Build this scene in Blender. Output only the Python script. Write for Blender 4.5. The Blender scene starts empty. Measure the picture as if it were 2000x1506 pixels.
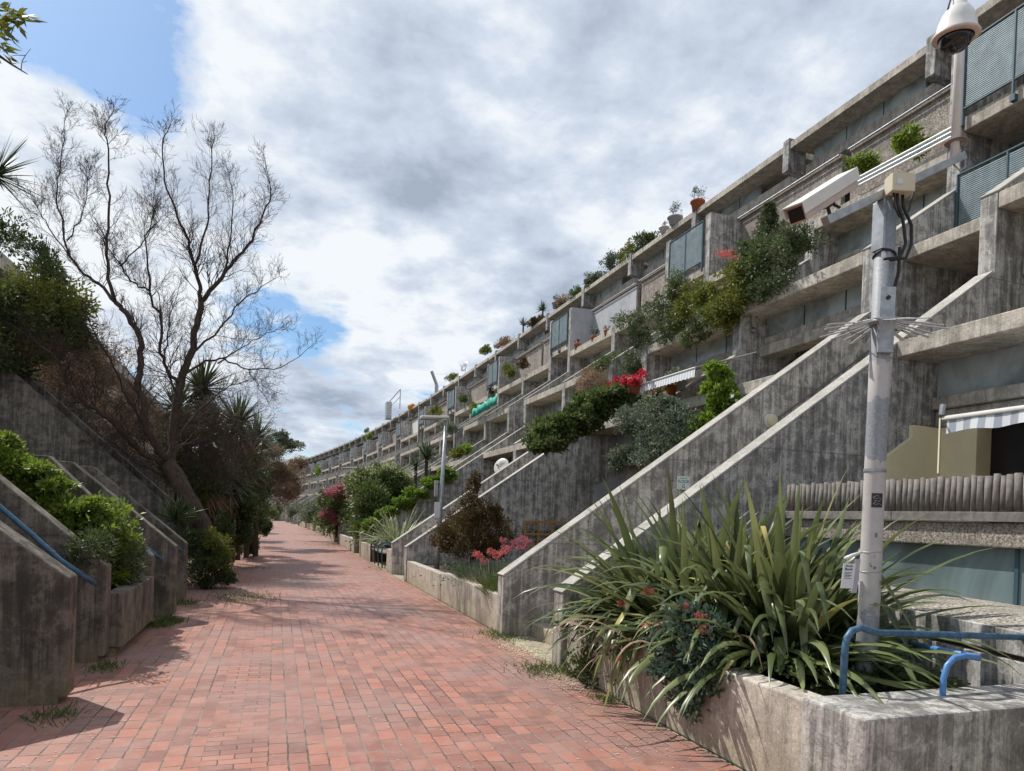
import bpy, math, random
import numpy as np
from mathutils import Vector, Matrix
rng = np.random.default_rng(7); random.seed(7)
S = bpy.context.scene; COL = S.collection
# ---------------------------------------------------------------- camera
CF, CX, CY, EYE = 1332.84, 992.44, 1022.22, 1.6
_a, _b, _c = .3282, -.0085, .0358
FW = np.array([math.sin(_a)*math.cos(_b), math.cos(_a)*math.cos(_b), math.sin(_b)])
_r = np.array([math.cos(_a), -math.sin(_a), 0.]); _u = np.cross(_r, FW)
RT = math.cos(_c)*_r + math.sin(_c)*_u; UP = -math.sin(_c)*_r + math.cos(_c)*_u
def ray(px, py):
    return RT*(px-CX)/CF + UP*(CY-py)/CF + FW
def at(px, py, X=None, Y=None, Z=None):      # measuring tool: point seen at a photo pixel, on a known plane
    d = ray(px, py); o = np.array([0, 0, EYE])
    s = X/d[0] if X is not None else (Y/d[1] if Y is not None else (Z-EYE)/d[2])
    return o + s*d
cd = bpy.data.cameras.new('camera'); cam = bpy.data.objects.new('camera', cd); COL.objects.link(cam)
cam.matrix_world = Matrix(((RT[0], UP[0], -FW[0], 0), (RT[1], UP[1], -FW[1], 0), (RT[2], UP[2], -FW[2], EYE), (0, 0, 0, 1)))
cd.sensor_width = 36; cd.lens = CF/2000*36; cd.shift_x = (1000-CX)/2000; cd.shift_y = (CY-753)/2000
cd.clip_start = .05; cd.clip_end = 3000
S.camera = cam
# ---------------------------------------------------------------- sun and sky
SUN = Vector((-.47, .60, .95)).normalized()
sl = bpy.data.lights.new('sun', 'SUN'); sl.energy = 4.2; sl.angle = math.radians(.55); sl.color = (1, .95, .87)
so = bpy.data.objects.new('sun', sl); COL.objects.link(so); so.rotation_euler = SUN.to_track_quat('Z', 'Y').to_euler()
elev = math.asin(SUN.z); az = math.atan2(SUN.x, SUN.y)
W = bpy.data.worlds.new('World'); S.world = W; W.use_nodes = True
nt = W.node_tree; nt.nodes.clear()
def N(t, tree=None, **kw):
    n = (tree or nt).nodes.new(t)
    for k, v in kw.items(): setattr(n, k, v)
    return n
def mathn(op, a, b=None, tree=None, clamp=False):
    tree = tree or nt
    n = tree.nodes.new('ShaderNodeMath'); n.operation = op; n.use_clamp = clamp
    for i, v in enumerate((a, b)):
        if v is None: continue
        if isinstance(v, (int, float)): n.inputs[i].default_value = v
        else: tree.links.new(v, n.inputs[i])
    return n.outputs[0]
sky = N('ShaderNodeTexSky', sky_type='NISHITA', sun_disc=False); sky.sun_elevation = elev; sky.sun_rotation = az
sky.air_density = 1.0; sky.dust_density = 1.2; sky.ozone_density = 2.2
tc = N('ShaderNodeTexCoord'); sep = N('ShaderNodeSeparateXYZ'); nt.links.new(tc.outputs['Generated'], sep.inputs[0])
zz = mathn('ADD', mathn('MAXIMUM', sep.outputs[2], 0.), .22)
cmb = N('ShaderNodeCombineXYZ'); nt.links.new(mathn('DIVIDE', sep.outputs[0], zz), cmb.inputs[0]); nt.links.new(mathn('DIVIDE', sep.outputs[1], zz), cmb.inputs[1])
def noise(vec, scale, detail, rough, dist=0, tree=None, dim='3D', w=0):
    n = N('ShaderNodeTexNoise', tree); n.noise_dimensions = dim
    if dim == '4D': n.inputs['W'].default_value = w
    n.inputs['Scale'].default_value = scale; n.inputs['Detail'].default_value = detail; n.inputs['Roughness'].default_value = rough; n.inputs['Distortion'].default_value = dist
    (tree or nt).links.new(vec, n.inputs['Vector']); return n.outputs[0]
n1 = noise(cmb.outputs[0], 2.6, 12, .62, .15)
n2 = noise(cmb.outputs[0], 2.3, 8, .50, .1, dim='4D', w=3.3)
n3 = noise(cmb.outputs[0], 8.5, 10, .62, .1)
soft = noise(cmb.outputs[0], .8, 3, .5, 0, dim='4D', w=8.1)
def blob(px, py, rad, amp, acc):             # a soft patch of clear or thick sky around one compass direction
    d = ray(px, py); d = d/np.linalg.norm(d)
    vd = N('ShaderNodeVectorMath', operation='DISTANCE'); nt.links.new(tc.outputs['Generated'], vd.inputs[0]); vd.inputs[1].default_value = tuple(d)
    t = mathn('DIVIDE', vd.outputs['Value'], rad); t = mathn('MULTIPLY', mathn('EXPONENT', mathn('MULTIPLY', mathn('MULTIPLY', t, t), -1.)), amp)
    return mathn('ADD', acc, t)
cov = mathn('ADD', mathn('MULTIPLY', mathn('SUBTRACT', n1, .5), 5.0), 1.0)
cov = mathn('ADD', cov, mathn('MULTIPLY', mathn('SUBTRACT', n3, .5), 2.6))
for b in ((60, 70, .13, -1.15), (215, 60, .10, -1.35), (275, 215, .075, -1.3), (345, 340, .06, -.75), (440, 470, .06, -.9), (540, 585, .05, -.8), (625, 660, .05, -1.0), (300, 520, .05, -.5),
          (40, 330, .12, 2.0), (150, 300, .08, 1.6), (230, 400, .07, .9), (60, 520, .12, 1.2), (420, 350, .10, .9), (480, 200, .14, .8), (760, 330, .25, .8), (1200, 300, .4, .8), (480, 780, .10, .5), (790, 90, .035, -.7), (1450, 190, .05, -.45), (-900, 300, .8, -.6), (600, 860, .08, -.35)):
    cov = blob(*b, cov)
rmp = N('ShaderNodeValToRGB'); nt.links.new(cov, rmp.inputs[0]); rmp.color_ramp.elements[0].position = .06; rmp.color_ramp.elements[1].position = .95
# cloud brightness: bright thin edges, greyer thick bases
thick = mathn('ADD', mathn('MULTIPLY', mathn('SUBTRACT', n2, .5), 3.3), mathn('MULTIPLY', mathn('SUBTRACT', soft, .5), .9))
thick = mathn('ADD', thick, mathn('MULTIPLY', mathn('SUBTRACT', n1, .5), 1.7))
thick = mathn('ADD', thick, mathn('ADD', mathn('MULTIPLY', mathn('SUBTRACT', n3, .5), .9), .86))
for b in ((760, 430, .22, .10), (1150, 330, .25, .12), (1500, 150, .3, .10), (80, 260, .12, -.30), (480, 230, .13, -.26), (620, 560, .10, -.12), (300, 620, .2, -.15), (900, 600, .15, -.03)):
    thick = blob(*b, thick)
crm = N('ShaderNodeValToRGB'); nt.links.new(mathn('DIVIDE', mathn('SUBTRACT', thick, .55), 1.), crm.inputs[0])
e = crm.color_ramp.elements; e[0].position = .10; e[0].color = (.83, .87, .91, 1); e[1].position = .98; e[1].color = (.35, .415, .52, 1)
e2 = crm.color_ramp.elements.new(.42); e2.color = (.60, .67, .78, 1)
bg1 = N('ShaderNodeBackground'); tint = N('ShaderNodeMix', data_type='RGBA', blend_type='MULTIPLY'); tint.inputs[0].default_value = 1; nt.links.new(sky.outputs[0], tint.inputs[6]); tint.inputs[7].default_value = (.74, .93, 1.05, 1); nt.links.new(tint.outputs[2], bg1.inputs[0]); bg1.inputs[1].default_value = .115
bg2 = N('ShaderNodeBackground'); nt.links.new(crm.outputs[0], bg2.inputs[0]); bg2.inputs[1].default_value = 1.0
mx = N('ShaderNodeMixShader'); nt.links.new(rmp.outputs[0], mx.inputs[0]); nt.links.new(bg1.outputs[0], mx.inputs[1]); nt.links.new(bg2.outputs[0], mx.inputs[2])
wo = N('ShaderNodeOutputWorld'); nt.links.new(mx.outputs[0], wo.inputs[0])
vs = S.view_settings; vs.view_transform = 'Standard'; vs.look = 'None'; vs.exposure = 0.12; vs.gamma = 1; vs.use_curve_mapping = False
S.cycles.max_bounces = 6; S.cycles.transparent_max_bounces = 8; S.cycles.caustics_reflective = False; S.cycles.caustics_refractive = False
# ---------------------------------------------------------------- materials
def mat(name):
    m = bpy.data.materials.new(name); m.use_nodes = True; t = m.node_tree; p = t.nodes['Principled BSDF']; return m, t, p
def mixc(t, f, a, b, mode='MIX'):
    n = t.nodes.new('ShaderNodeMix'); n.data_type = 'RGBA'; n.blend_type = mode
    if isinstance(f, (int, float)): n.inputs[0].default_value = f
    else: t.links.new(f, n.inputs[0])
    for i, v in ((6, a), (7, b)):
        if isinstance(v, tuple): n.inputs[i].default_value = (*v[:3], 1)
        else: t.links.new(v, n.inputs[i])
    return n.outputs[2]
def ramp(t, v, p0, p1, c0=(0, 0, 0), c1=(1, 1, 1)):
    n = t.nodes.new('ShaderNodeValToRGB'); t.links.new(v, n.inputs[0]); e = n.color_ramp.elements
    e[0].position = p0; e[1].position = p1; e[0].color = (*c0, 1); e[1].color = (*c1, 1); return n.outputs[0]
def bump(t, p, h, s, d=.01):
    b = t.nodes.new('ShaderNodeBump'); b.inputs['Strength'].default_value = s; b.inputs['Distance'].default_value = d
    t.links.new(h, b.inputs['Height']); t.links.new(b.outputs[0], p.inputs['Normal'])
def concrete(name, light, dark, stain=.5, streak=1., rough_agg=0.):
    m, t, p = mat(name); g = t.nodes.new('ShaderNodeNewGeometry')
    mp = t.nodes.new('ShaderNodeMapping'); t.links.new(g.outputs['Position'], mp.inputs[0]); mp.inputs['Scale'].default_value = (15, 15, .8)
    big = noise(g.outputs['Position'], .55, 5, .6, .4, t); st = noise(mp.outputs[0], 1.0, 5, .65, .2, t); blot = noise(g.outputs['Position'], 5.2, 9, .70, .3, t); fine = noise(g.outputs['Position'], 46, 6, .7, 0, t)
    c = mixc(t, ramp(t, big, .42, .58), light, dark)
    mp2 = t.nodes.new('ShaderNodeMapping'); t.links.new(g.outputs['Position'], mp2.inputs[0]); mp2.inputs['Scale'].default_value = (4.2, 4.2, .45); st2 = noise(mp2.outputs[0], 1.0, 9, .72, .5, t)
    c = mixc(t, mathn('MULTIPLY', ramp(t, st, .49, .56), .66*streak, t), c, tuple(x*.48 for x in dark))
    c = mixc(t, mathn('MULTIPLY', ramp(t, st2, .505, .56), .55*stain, t), c, tuple(x*.42 for x in dark))
    c = mixc(t, mathn('MULTIPLY', ramp(t, st, .42, .49, (1, 1, 1), (0, 0, 0)), .5*streak, t), c, tuple(min(1, x*1.45) for x in light))
    c = mixc(t, mathn('MULTIPLY', ramp(t, blot, .515, .56), stain*.55, t), c, tuple(x*.34 for x in dark))
    c = mixc(t, mathn('MULTIPLY', ramp(t, blot, .42, .47, (1, 1, 1), (0, 0, 0)), .45*stain, t), c, tuple(min(1, x*1.5) for x in light))
    c = mixc(t, mathn('MULTIPLY', ramp(t, fine, .35, .7), .45, t), c, (.03, .028, .025), 'MIX') if rough_agg == 0 else mixc(t, ramp(t, fine, .42, .6), c, tuple(x*.35 for x in dark))
    # board-mark joints: thin darker vertical lines
    sx = t.nodes.new('ShaderNodeSeparateXYZ'); t.links.new(g.outputs['Position'], sx.inputs[0])
    uu = mathn('ADD', sx.outputs[0], sx.outputs[1], t)
    fr = mathn('FRACT', mathn('DIVIDE', uu, .165, t), None, t); ln = mathn('LESS_THAN', fr, .05, t)
    c = mixc(t, mathn('MULTIPLY', ln, .35*streak, t), c, tuple(x*.3 for x in dark))
    # pour joints and tie holes
    zf = mathn('FRACT', mathn('DIVIDE', mathn('ADD', sx.outputs[2], mathn('MULTIPLY', st, .03, t), t), 1.27, t), None, t)
    c = mixc(t, mathn('MULTIPLY', mathn('LESS_THAN', zf, .014, t), .55*streak, t), c, tuple(x*.25 for x in dark))
    hu = mathn('SUBTRACT', mathn('FRACT', mathn('DIVIDE', uu, .66, t), None, t), .5, t); hv = mathn('SUBTRACT', mathn('FRACT', mathn('DIVIDE', sx.outputs[2], .635, t), None, t), .5, t)
    hd = mathn('ADD', mathn('MULTIPLY', mathn('MULTIPLY', hu, hu, t), .436, t), mathn('MULTIPLY', mathn('MULTIPLY', hv, hv, t), .403, t), t)
    c = mixc(t, mathn('MULTIPLY', mathn('LESS_THAN', hd, .00022, t), .7*streak, t), c, (.02, .02, .02))
    # foot of walls: algae and splash
    ft = ramp(t, mathn('ADD', sx.outputs[2], mathn('MULTIPLY', st, .45, t), t), .22, .62, (1, 1, 1), (0, 0, 0))
    c = mixc(t, mathn('MULTIPLY', ft, .42, t), c, (.30, .25, .13))
    t.links.new(c, p.inputs['Base Color']); p.inputs['Roughness'].default_value = .93; p.inputs['Specular IOR Level'].default_value = .25
    h = mathn('ADD', mathn('ADD', mathn('MULTIPLY', fine, .8 + 2*rough_agg, t), mathn('MULTIPLY', st, .8, t), t), mathn('MULTIPLY', ln, -.5, t), t)
    h = mathn('ADD', h, mathn('MULTIPLY', blot, .8, t), t)
    bump(t, p, h, .55, .012); return m
CON = concrete('board_marked_concrete', (.54, .52, .485), (.37, .355, .335), .85, .8)
CONP = concrete('pale_beam_concrete', (.64, .58, .49), (.49, .44, .375), .5, .35)
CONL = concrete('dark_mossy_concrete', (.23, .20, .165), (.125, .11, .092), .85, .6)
AGG = concrete('exposed_aggregate_panel', (.56, .49, .42), (.38, .33, .29), .5, .3, 1.)
def plain(name, col, rough=.6, metal=0., var=.25, vs_=6., spec=.5, bmp=0.):
    m, t, p = mat(name); g = t.nodes.new('ShaderNodeNewGeometry'); n = noise(g.outputs['Position'], vs_, 6, .65, .2, t)
    c = mixc(t, mathn('MULTIPLY', ramp(t, n, .4, .65), var*2, t), col, tuple(x*.45 for x in col)); t.links.new(c, p.inputs['Base Color'])
    p.inputs['Roughness'].default_value = rough; p.inputs['Metallic'].default_value = metal; p.inputs['Specular IOR Level'].default_value = spec
    if bmp: bump(t, p, n, bmp)
    return m
CREAM = plain('cream_render', (.80, .71, .47), .85, var=.10, vs_=1.5)
GREYP = plain('pale_grey_painted_wall', (.42, .43, .45), .8, var=.22, vs_=2.)
BLUE = plain('blue_rail_paint', (.06, .15, .25), .42, var=.42, vs_=22, bmp=.15)
TEAL = plain('dark_teal_frame_paint', (.045, .095, .12), .45, var=.2)
GALV = plain('galvanised_steel', (.42, .44, .46), .45, .55, .3, 12)
WHITEP = plain('white_enamel', (.72, .70, .66), .4, var=.08, vs_=9)
BEIGE = plain('beige_cabinet_plastic', (.58, .53, .38), .5, var=.06)
BLACK = plain('black_rubber', (.012, .012, .012), .55, var=.1)
DARKG = plain('smoked_dome', (.02, .018, .018), .08, var=.2, vs_=20)
TERRA = plain('terracotta', (.42, .13, .06), .8, var=.2)
WOODO = plain('orange_stained_timber', (.50, .25, .07), .6, var=.25, vs_=9)
WOODG = plain('weathered_grey_timber', (.235, .21, .19), .85, var=.4, vs_=14, bmp=.3)
SOIL = plain('planter_soil', (.075, .052, .035), 1., var=.4, vs_=9, bmp=.6)
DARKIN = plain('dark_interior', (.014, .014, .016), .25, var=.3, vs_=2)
GREEN = plain('green_shade_netting', (.02, .36, .25), .6, var=.3, vs_=30)
ROOFG = plain('roof_membrane', (.13, .13, .13), .9, var=.3)
def glassm(name, col, r=.12):
    m, t, p = mat(name); g = t.nodes.new('ShaderNodeNewGeometry'); n = noise(g.outputs['Position'], 1.1, 4, .6, .8, t)
    c = mixc(t, ramp(t, n, .38, .62), tuple(x*.45 for x in col), col); t.links.new(c, p.inputs['Base Color'])
    p.inputs['Roughness'].default_value = r; p.inputs['Specular IOR Level'].default_value = .8; return m
GLASS = glassm('sky_toned_window_glass', (.46, .52, .51), .22)  # pale base colour stands in for the sky's reflection
PANELG = glassm('blue_grey_wired_glass', (.17, .215, .225), .3)
def stripes(name, a, b, w):
    m, t, p = mat(name); g = t.nodes.new('ShaderNodeNewGeometry'); s = t.nodes.new('ShaderNodeSeparateXYZ'); t.links.new(g.outputs['Position'], s.inputs[0])
    f = mathn('LESS_THAN', mathn('FRACT', mathn('DIVIDE', s.outputs[1], w, t), None, t), .5, t); t.links.new(mixc(t, f, a, b), p.inputs['Base Color']); p.inputs['Roughness'].default_value = .8; return m
AWN = stripes('striped_awning_cloth', (.66, .68, .70), (.33, .36, .41), .17)
AWN2 = stripes('fine_striped_awning_cloth', (.72, .73, .74), (.50, .53, .57), .09)
# pole: galvanised above, flaking cream-pink paint below
POLE, t, p = mat('flaking_painted_pole'); g = t.nodes.new('ShaderNodeNewGeometry'); s = t.nodes.new('ShaderNodeSeparateXYZ'); t.links.new(g.outputs['Position'], s.inputs[0])
nz = noise(g.outputs['Position'], 9, 5, .6, .5, t); nf = noise(g.outputs['Position'], 60, 4, .7, 0, t)
edge = mathn('ADD', s.outputs[2], mathn('MULTIPLY', mathn('SUBTRACT', nz, .5, t), .22, t), t)
paint = mathn('MULTIPLY', mathn('LESS_THAN', edge, 2.10, t), mathn('GREATER_THAN', mathn('ADD', edge, mathn('MULTIPLY', nz, .5, t), t), 1.30, t), t)
patch = mathn('MULTIPLY', mathn('LESS_THAN', edge, 2.78, t), mathn('GREATER_THAN', mathn('ADD', mathn('MULTIPLY', mathn('SUBTRACT', s.outputs[0], 3.52, t), 3., t), mathn('MULTIPLY', nz, .3, t), t), .28, t), t)
patch = mathn('MULTIPLY', patch, mathn('GREATER_THAN', edge, 2.52, t), t)
chips = mathn('GREATER_THAN', noise(g.outputs['Position'], 17, 6, .7, .3, t), .37, t)
f = mathn('MAXIMUM', mathn('MULTIPLY', paint, chips, t), patch, t)
steel = mixc(t, ramp(t, nf, .35, .7), (.33, .35, .37), (.20, .215, .235)); pc = mixc(t, ramp(t, nz, .3, .7), (.50, .475, .455), (.42, .40, .385))
t.links.new(mixc(t, f, steel, pc), p.inputs['Base Color']); p.inputs['Roughness'].default_value = .62; t.links.new(mathn('MULTIPLY', mathn('SUBTRACT', 1., f, t), .12, t), p.inputs['Metallic'])
# brick paving
BRICK, t, p = mat('red_brick_paving')
uv = t.nodes.new('ShaderNodeUVMap'); g = t.nodes.new('ShaderNodeNewGeometry'); su = t.nodes.new('ShaderNodeSeparateXYZ'); t.links.new(uv.outputs[0], su.inputs[0])
wob = noise(g.outputs['Position'], 1.4, 3, .6, 0, t); wob2 = noise(g.outputs['Position'], 11, 2, .5, 0, t)
def bricktex(u, v, w, h, mort):
    c = t.nodes.new('ShaderNodeCombineXYZ'); t.links.new(u, c.inputs[0]); t.links.new(v, c.inputs[1])
    b = t.nodes.new('ShaderNodeTexBrick'); t.links.new(c.outputs[0], b.inputs['Vector']); b.inputs['Scale'].default_value = 1; b.inputs['Brick Width'].default_value = w; b.inputs['Row Height'].default_value = h
    b.inputs['Mortar Size'].default_value = mort; b.inputs['Mortar Smooth'].default_value = .25; b.inputs['Color1'].default_value = (0, 0, 0, 1); b.inputs['Color2'].default_value = (1, 1, 1, 1); b.inputs['Mortar'].default_value = (.5, .5, .5, 1); b.offset = .5; b.offset_frequency = 2; b.squash = 1.0
    return b
U_ = mathn('ADD', su.outputs[0], mathn('MULTIPLY', mathn('SUBTRACT', wob, .5, t), .07, t), t); V_ = mathn('ADD', su.outputs[1], mathn('MULTIPLY', mathn('SUBTRACT', wob2, .5, t), .022, t), t)
rowid = mathn('FLOOR', mathn('DIVIDE', V_, .124, t), None, t)
wn = t.nodes.new('ShaderNodeTexWhiteNoise'); wn.noise_dimensions = '1D'; t.links.new(rowid, wn.inputs['W'])
U2 = mathn('ADD', U_, mathn('MULTIPLY', wn.outputs['Value'], .22, t), t)
bA = bricktex(U2, V_, .205, .124, .0058); bB = bricktex(V_, U_, .2, .095, .0042)
band = mathn('MULTIPLY', mathn('GREATER_THAN', su.outputs[1], -.40, t), mathn('LESS_THAN', su.outputs[1], .0005, t), t)
rnd = mixc(t, band, bA.outputs['Color'], bB.outputs['Color']); mor = mixc(t, band, bA.outputs['Fac'], bB.outputs['Fac'])
bc = mixc(t, rnd, (.385, .152, .103), (.205, .092, .072))
big = noise(g.outputs['Position'], .5, 5, .6, .3, t); md = noise(g.outputs['Position'], 4, 7, .7, .2, t); fn = noise(g.outputs['Position'], 70, 5, .7, 0, t)
bc = mixc(t, mathn('MULTIPLY', ramp(t, md, .44, .62), .34, t), bc, (.42, .27, .225)); bc = mixc(t, mathn('MULTIPLY', ramp(t, big, .47, .60), .55, t), bc, (.29, .19, .17))
bc = mixc(t, mathn('MULTIPLY', ramp(t, fn, .55, .8), .35, t), bc, (.5, .41, .37))
mc = mixc(t, ramp(t, noise(g.outputs['Position'], 1.2, 8, .75, 0, t), .44, .56), (.07, .05, .042), (.24, .19, .16)); mc = mixc(t, ramp(t, noise(g.outputs['Position'], 9, 5, .7, 0, t), .62, .7), mc, (.42, .36, .27))
t.links.new(mixc(t, mor, bc, mc), p.inputs['Base Color']); p.inputs['Roughness'].default_value = .60; p.inputs['Specular IOR Level'].default_value = .42
h = mathn('ADD', mathn('MULTIPLY', mathn('SUBTRACT', 1., mor, t), 1., t), mathn('ADD', mathn('MULTIPLY', fn, .35, t), mathn('MULTIPLY', rnd, .5, t), t), t); bump(t, p, h, .6, .008)
def leafmat(name, c1, c2, c3=None, trans=.35, rough=.5, spec=.4):
    m, t, p = mat(name); g = t.nodes.new('ShaderNodeNewGeometry'); n = noise(g.outputs['Position'], 2.2, 3, .6, 0, t)
    r = t.nodes.new('ShaderNodeValToRGB'); t.links.new(g.outputs['Random Per Island'], r.inputs[0]); e = r.color_ramp.elements
    e[0].position = 0; e[0].color = (*c1, 1); e[1].position = .9; e[1].color = (*c2, 1)
    if c3: x = e.new(.97); x.color = (*c3, 1)
    c = mixc(t, mathn('MULTIPLY', ramp(t, n, .4, .6), .4, t), r.outputs[0], tuple(x*.55 for x in c1)); t.links.new(c, p.inputs['Base Color'])
    p.inputs['Roughness'].default_value = rough; p.inputs['Specular IOR Level'].default_value = spec
    if trans:
        tr = t.nodes.new('ShaderNodeBsdfTranslucent'); t.links.new(mixc(t, .5, c, c2), tr.inputs[0]); ms = t.nodes.new('ShaderNodeMixShader'); ms.inputs[0].default_value = trans
        o = t.nodes['Material Output']; t.links.new(p.outputs[0], ms.inputs[1]); t.links.new(tr.outputs[0], ms.inputs[2]); t.links.new(ms.outputs[0], o.inputs[0])
    return m
L_BRIGHT = leafmat('fresh_green_leaves', (.09, .15, .02), (.25, .34, .045), (.34, .40, .10), .4)
L_MID = leafmat('mid_green_leaves', (.065, .11, .03), (.16, .21, .06), (.26, .28, .10))
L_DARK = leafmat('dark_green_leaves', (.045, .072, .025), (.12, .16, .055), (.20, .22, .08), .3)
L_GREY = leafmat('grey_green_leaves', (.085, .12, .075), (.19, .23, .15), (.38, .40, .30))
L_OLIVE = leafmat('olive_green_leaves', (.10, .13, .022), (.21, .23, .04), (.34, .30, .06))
L_BROWN = leafmat('brown_dead_foliage', (.20, .13, .08), (.40, .28, .19), (.38, .28, .19), .3, .8)
L_RUST = leafmat('rusty_conifer_foliage', (.07, .045, .018), (.15, .10, .035), (.24, .22, .04), .15, .8)
L_LIME = leafmat('lime_leaves', (.11, .21, .02), (.25, .37, .05), (.40, .48, .12), .42)
L_BLADE = leafmat('flax_blades', (.05, .08, .022), (.25, .29, .12), (.52, .46, .16), .25, .34, .6)
L_YUC = leafmat('cordyline_blades', (.025, .05, .018), (.09, .13, .05), (.25, .28, .15), .2, .4)
L_RED = leafmat('red_petals', (.45, .02, .05), (.72, .05, .09), None, .35)
L_PINK = leafmat('pink_petals', (.36, .08, .13), (.60, .22, .27), None, .4)
L_CORAL = leafmat('coral_flower_heads', (.55, .10, .11), (.75, .24, .20), None, .35)
L_WHITE = leafmat('white_petals', (.65, .66, .60), (.85, .86, .8), None, .3)
L_YEL = leafmat('orange_yellow_flowers', (.65, .28, .02), (.85, .48, .05), None, .3)
L_LITTER = leafmat('dry_litter', (.42, .33, .17), (.68, .58, .38), None, 0, .9)
BARK, t, p = mat('dark_bark'); g = t.nodes.new('ShaderNodeNewGeometry'); mp = t.nodes.new('ShaderNodeMapping'); t.links.new(g.outputs['Position'], mp.inputs[0]); mp.inputs['Scale'].default_value = (14, 14, 3)
nb = noise(mp.outputs[0], 2, 6, .7, .5, t); t.links.new(mixc(t, ramp(t, nb, .35, .65), (.03, .02, .015), (.10, .068, .05)), p.inputs['Base Color']); p.inputs['Roughness'].default_value = .95; bump(t, p, nb, .8, .02)
TWIG = plain('reddish_twigs', (.06, .036, .028), .9, var=.3)
# ---------------------------------------------------------------- mesh helpers
def tag(o, label=None, cat=None, group=None, kind=None):
    if label: o['label'] = label
    if cat: o['category'] = cat
    if group: o['group'] = group
    if kind: o['kind'] = kind
    return o
def link(name, me, parent=None):
    o = bpy.data.objects.new(name, me); COL.objects.link(o)
    if parent: o.parent = parent
    return o
def empty(name, loc=(0, 0, 0), rz=0):
    o = bpy.data.objects.new(name, None); COL.objects.link(o); o.location = loc; o.rotation_euler.z = rz; return o
class MB:
    def __init__(s): s.v = []; s.f = []
    def box(s, x0, x1, y0, y1, z0, z1):
        return s.prism([(x0, z0), (x0, z1), (x1, z1), (x1, z0)], y0, y1)
    def prism(s, prof, y0, y1):              # profile in X-Z, pushed along Y
        n = len(prof); b = len(s.v)
        s.v += [(x, y0, z) for x, z in prof] + [(x, y1, z) for x, z in prof]
        s.f += [tuple(range(b, b+n)), tuple(range(b+2*n-1, b+n-1, -1))] + [(b+i, b+n+i, b+n+(i+1) % n, b+(i+1) % n) for i in range(n)]
        return s
    def hexa(s, p8):
        b = len(s.v); s.v += [tuple(p) for p in p8]
        s.f += [tuple(b+i for i in q) for q in ((0, 1, 2, 3), (7, 6, 5, 4), (0, 4, 5, 1), (1, 5, 6, 2), (2, 6, 7, 3), (3, 7, 4, 0))]; return s
    def obox(s, c, ax, ay, az):              # oriented box: centre and three half-axis vectors
        c, ax, ay, az = (np.array(q, float) for q in (c, ax, ay, az))
        return s.hexa([c-ax-ay-az, c+ax-ay-az, c+ax+ay-az, c-ax+ay-az, c-ax-ay+az, c+ax-ay+az, c+ax+ay+az, c-ax+ay+az])
    def tube(s, pts, rad, n=8, cap=True):
        P = [np.array(q, float) for q in pts]; R = rad if hasattr(rad, '__len__') else [rad]*len(P); b = len(s.v); pu = None
        for i, q in enumerate(P):
            d = P[min(i+1, len(P)-1)]-P[max(i-1, 0)]; d = d/(np.linalg.norm(d)+1e-9)
            if pu is None: pu = np.array([0, 0, 1.]) if abs(d[2]) < .9 else np.array([1., 0, 0])
            a = np.cross(d, pu); a /= np.linalg.norm(a)+1e-9; c = np.cross(a, d); pu = c
            for k in range(n):
                t = 2*math.pi*k/n; s.v.append(tuple(q+R[i]*(a*math.cos(t)+c*math.sin(t))))
        for i in range(len(P)-1):
            for k in range(n): s.f.append((b+i*n+k, b+i*n+(k+1) % n, b+(i+1)*n+(k+1) % n, b+(i+1)*n+k))
        if cap: s.f += [tuple(b+k for k in range(n-1, -1, -1)), tuple(b+(len(P)-1)*n+k for k in range(n))]
        return s
    def lathe(s, c, prof, n=24, axis=(0, 0, 1)):
        ax = Vector(axis).normalized(); q = Vector((0, 0, 1)).rotation_difference(ax); b = len(s.v)
        for r, h in prof:
            for k in range(n):
                t = 2*math.pi*k/n; s.v.append(tuple(Vector(c)+q @ Vector((r*math.cos(t), r*math.sin(t), h))))
        for i in range(len(prof)-1):
            for k in range(n): s.f.append((b+i*n+k, b+i*n+(k+1) % n, b+(i+1)*n+(k+1) % n, b+(i+1)*n+k))
        return s
    def build(s, name, m, parent=None, bevel=0., smooth=False):
        me = bpy.data.meshes.new(name); me.from_pydata(s.v, [], s.f); me.update(); me.materials.append(m)
        if smooth: me.shade_smooth() if hasattr(me, 'shade_smooth') else None
        o = link(name, me, parent)
        if bevel: q = o.modifiers.new('bevel', 'BEVEL'); q.width = bevel; q.segments = 2; q.limit_method = 'ANGLE'; q.angle_limit = math.radians(40)
        return o
def fast(name, V, F, m, parent=None, smooth=False):
    V = np.asarray(V, np.float32); F = np.asarray(F, np.int32); k = F.shape[1]; me = bpy.data.meshes.new(name)
    me.vertices.add(len(V)); me.vertices.foreach_set('co', V.ravel()); me.loops.add(F.size); me.loops.foreach_set('vertex_index', F.ravel())
    me.polygons.add(len(F)); me.polygons.foreach_set('loop_start', np.arange(0, F.size, k, dtype=np.int32)); me.polygons.foreach_set('loop_total', np.full(len(F), k, np.int32))
    if smooth: me.polygons.foreach_set('use_smooth', np.ones(len(F), bool))
    me.update(calc_edges=True); me.materials.append(m); return link(name, me, parent)
def unit(a): return a/(np.linalg.norm(a, axis=-1, keepdims=True)+1e-9)
def leafset(P, D, L, Wd):                    # leaf = folded four-point blade with its own size
    n = len(P); D = unit(D); L = L*rng.uniform(.6, 1.3, (n, 1)); Wd = Wd*rng.uniform(.7, 1.2, (n, 1))
    sd = unit(np.cross(D, rng.normal(size=(n, 3)))); nn = np.cross(D, sd)
    V = np.stack([P, P+D*L*.45+sd*Wd*.5+nn*L*.06, P+D*L-nn*L*.10, P+D*L*.45-sd*Wd*.5+nn*L*.06], 1).reshape(-1, 3)
    return V, np.arange(4*n).reshape(-1, 4)
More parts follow.
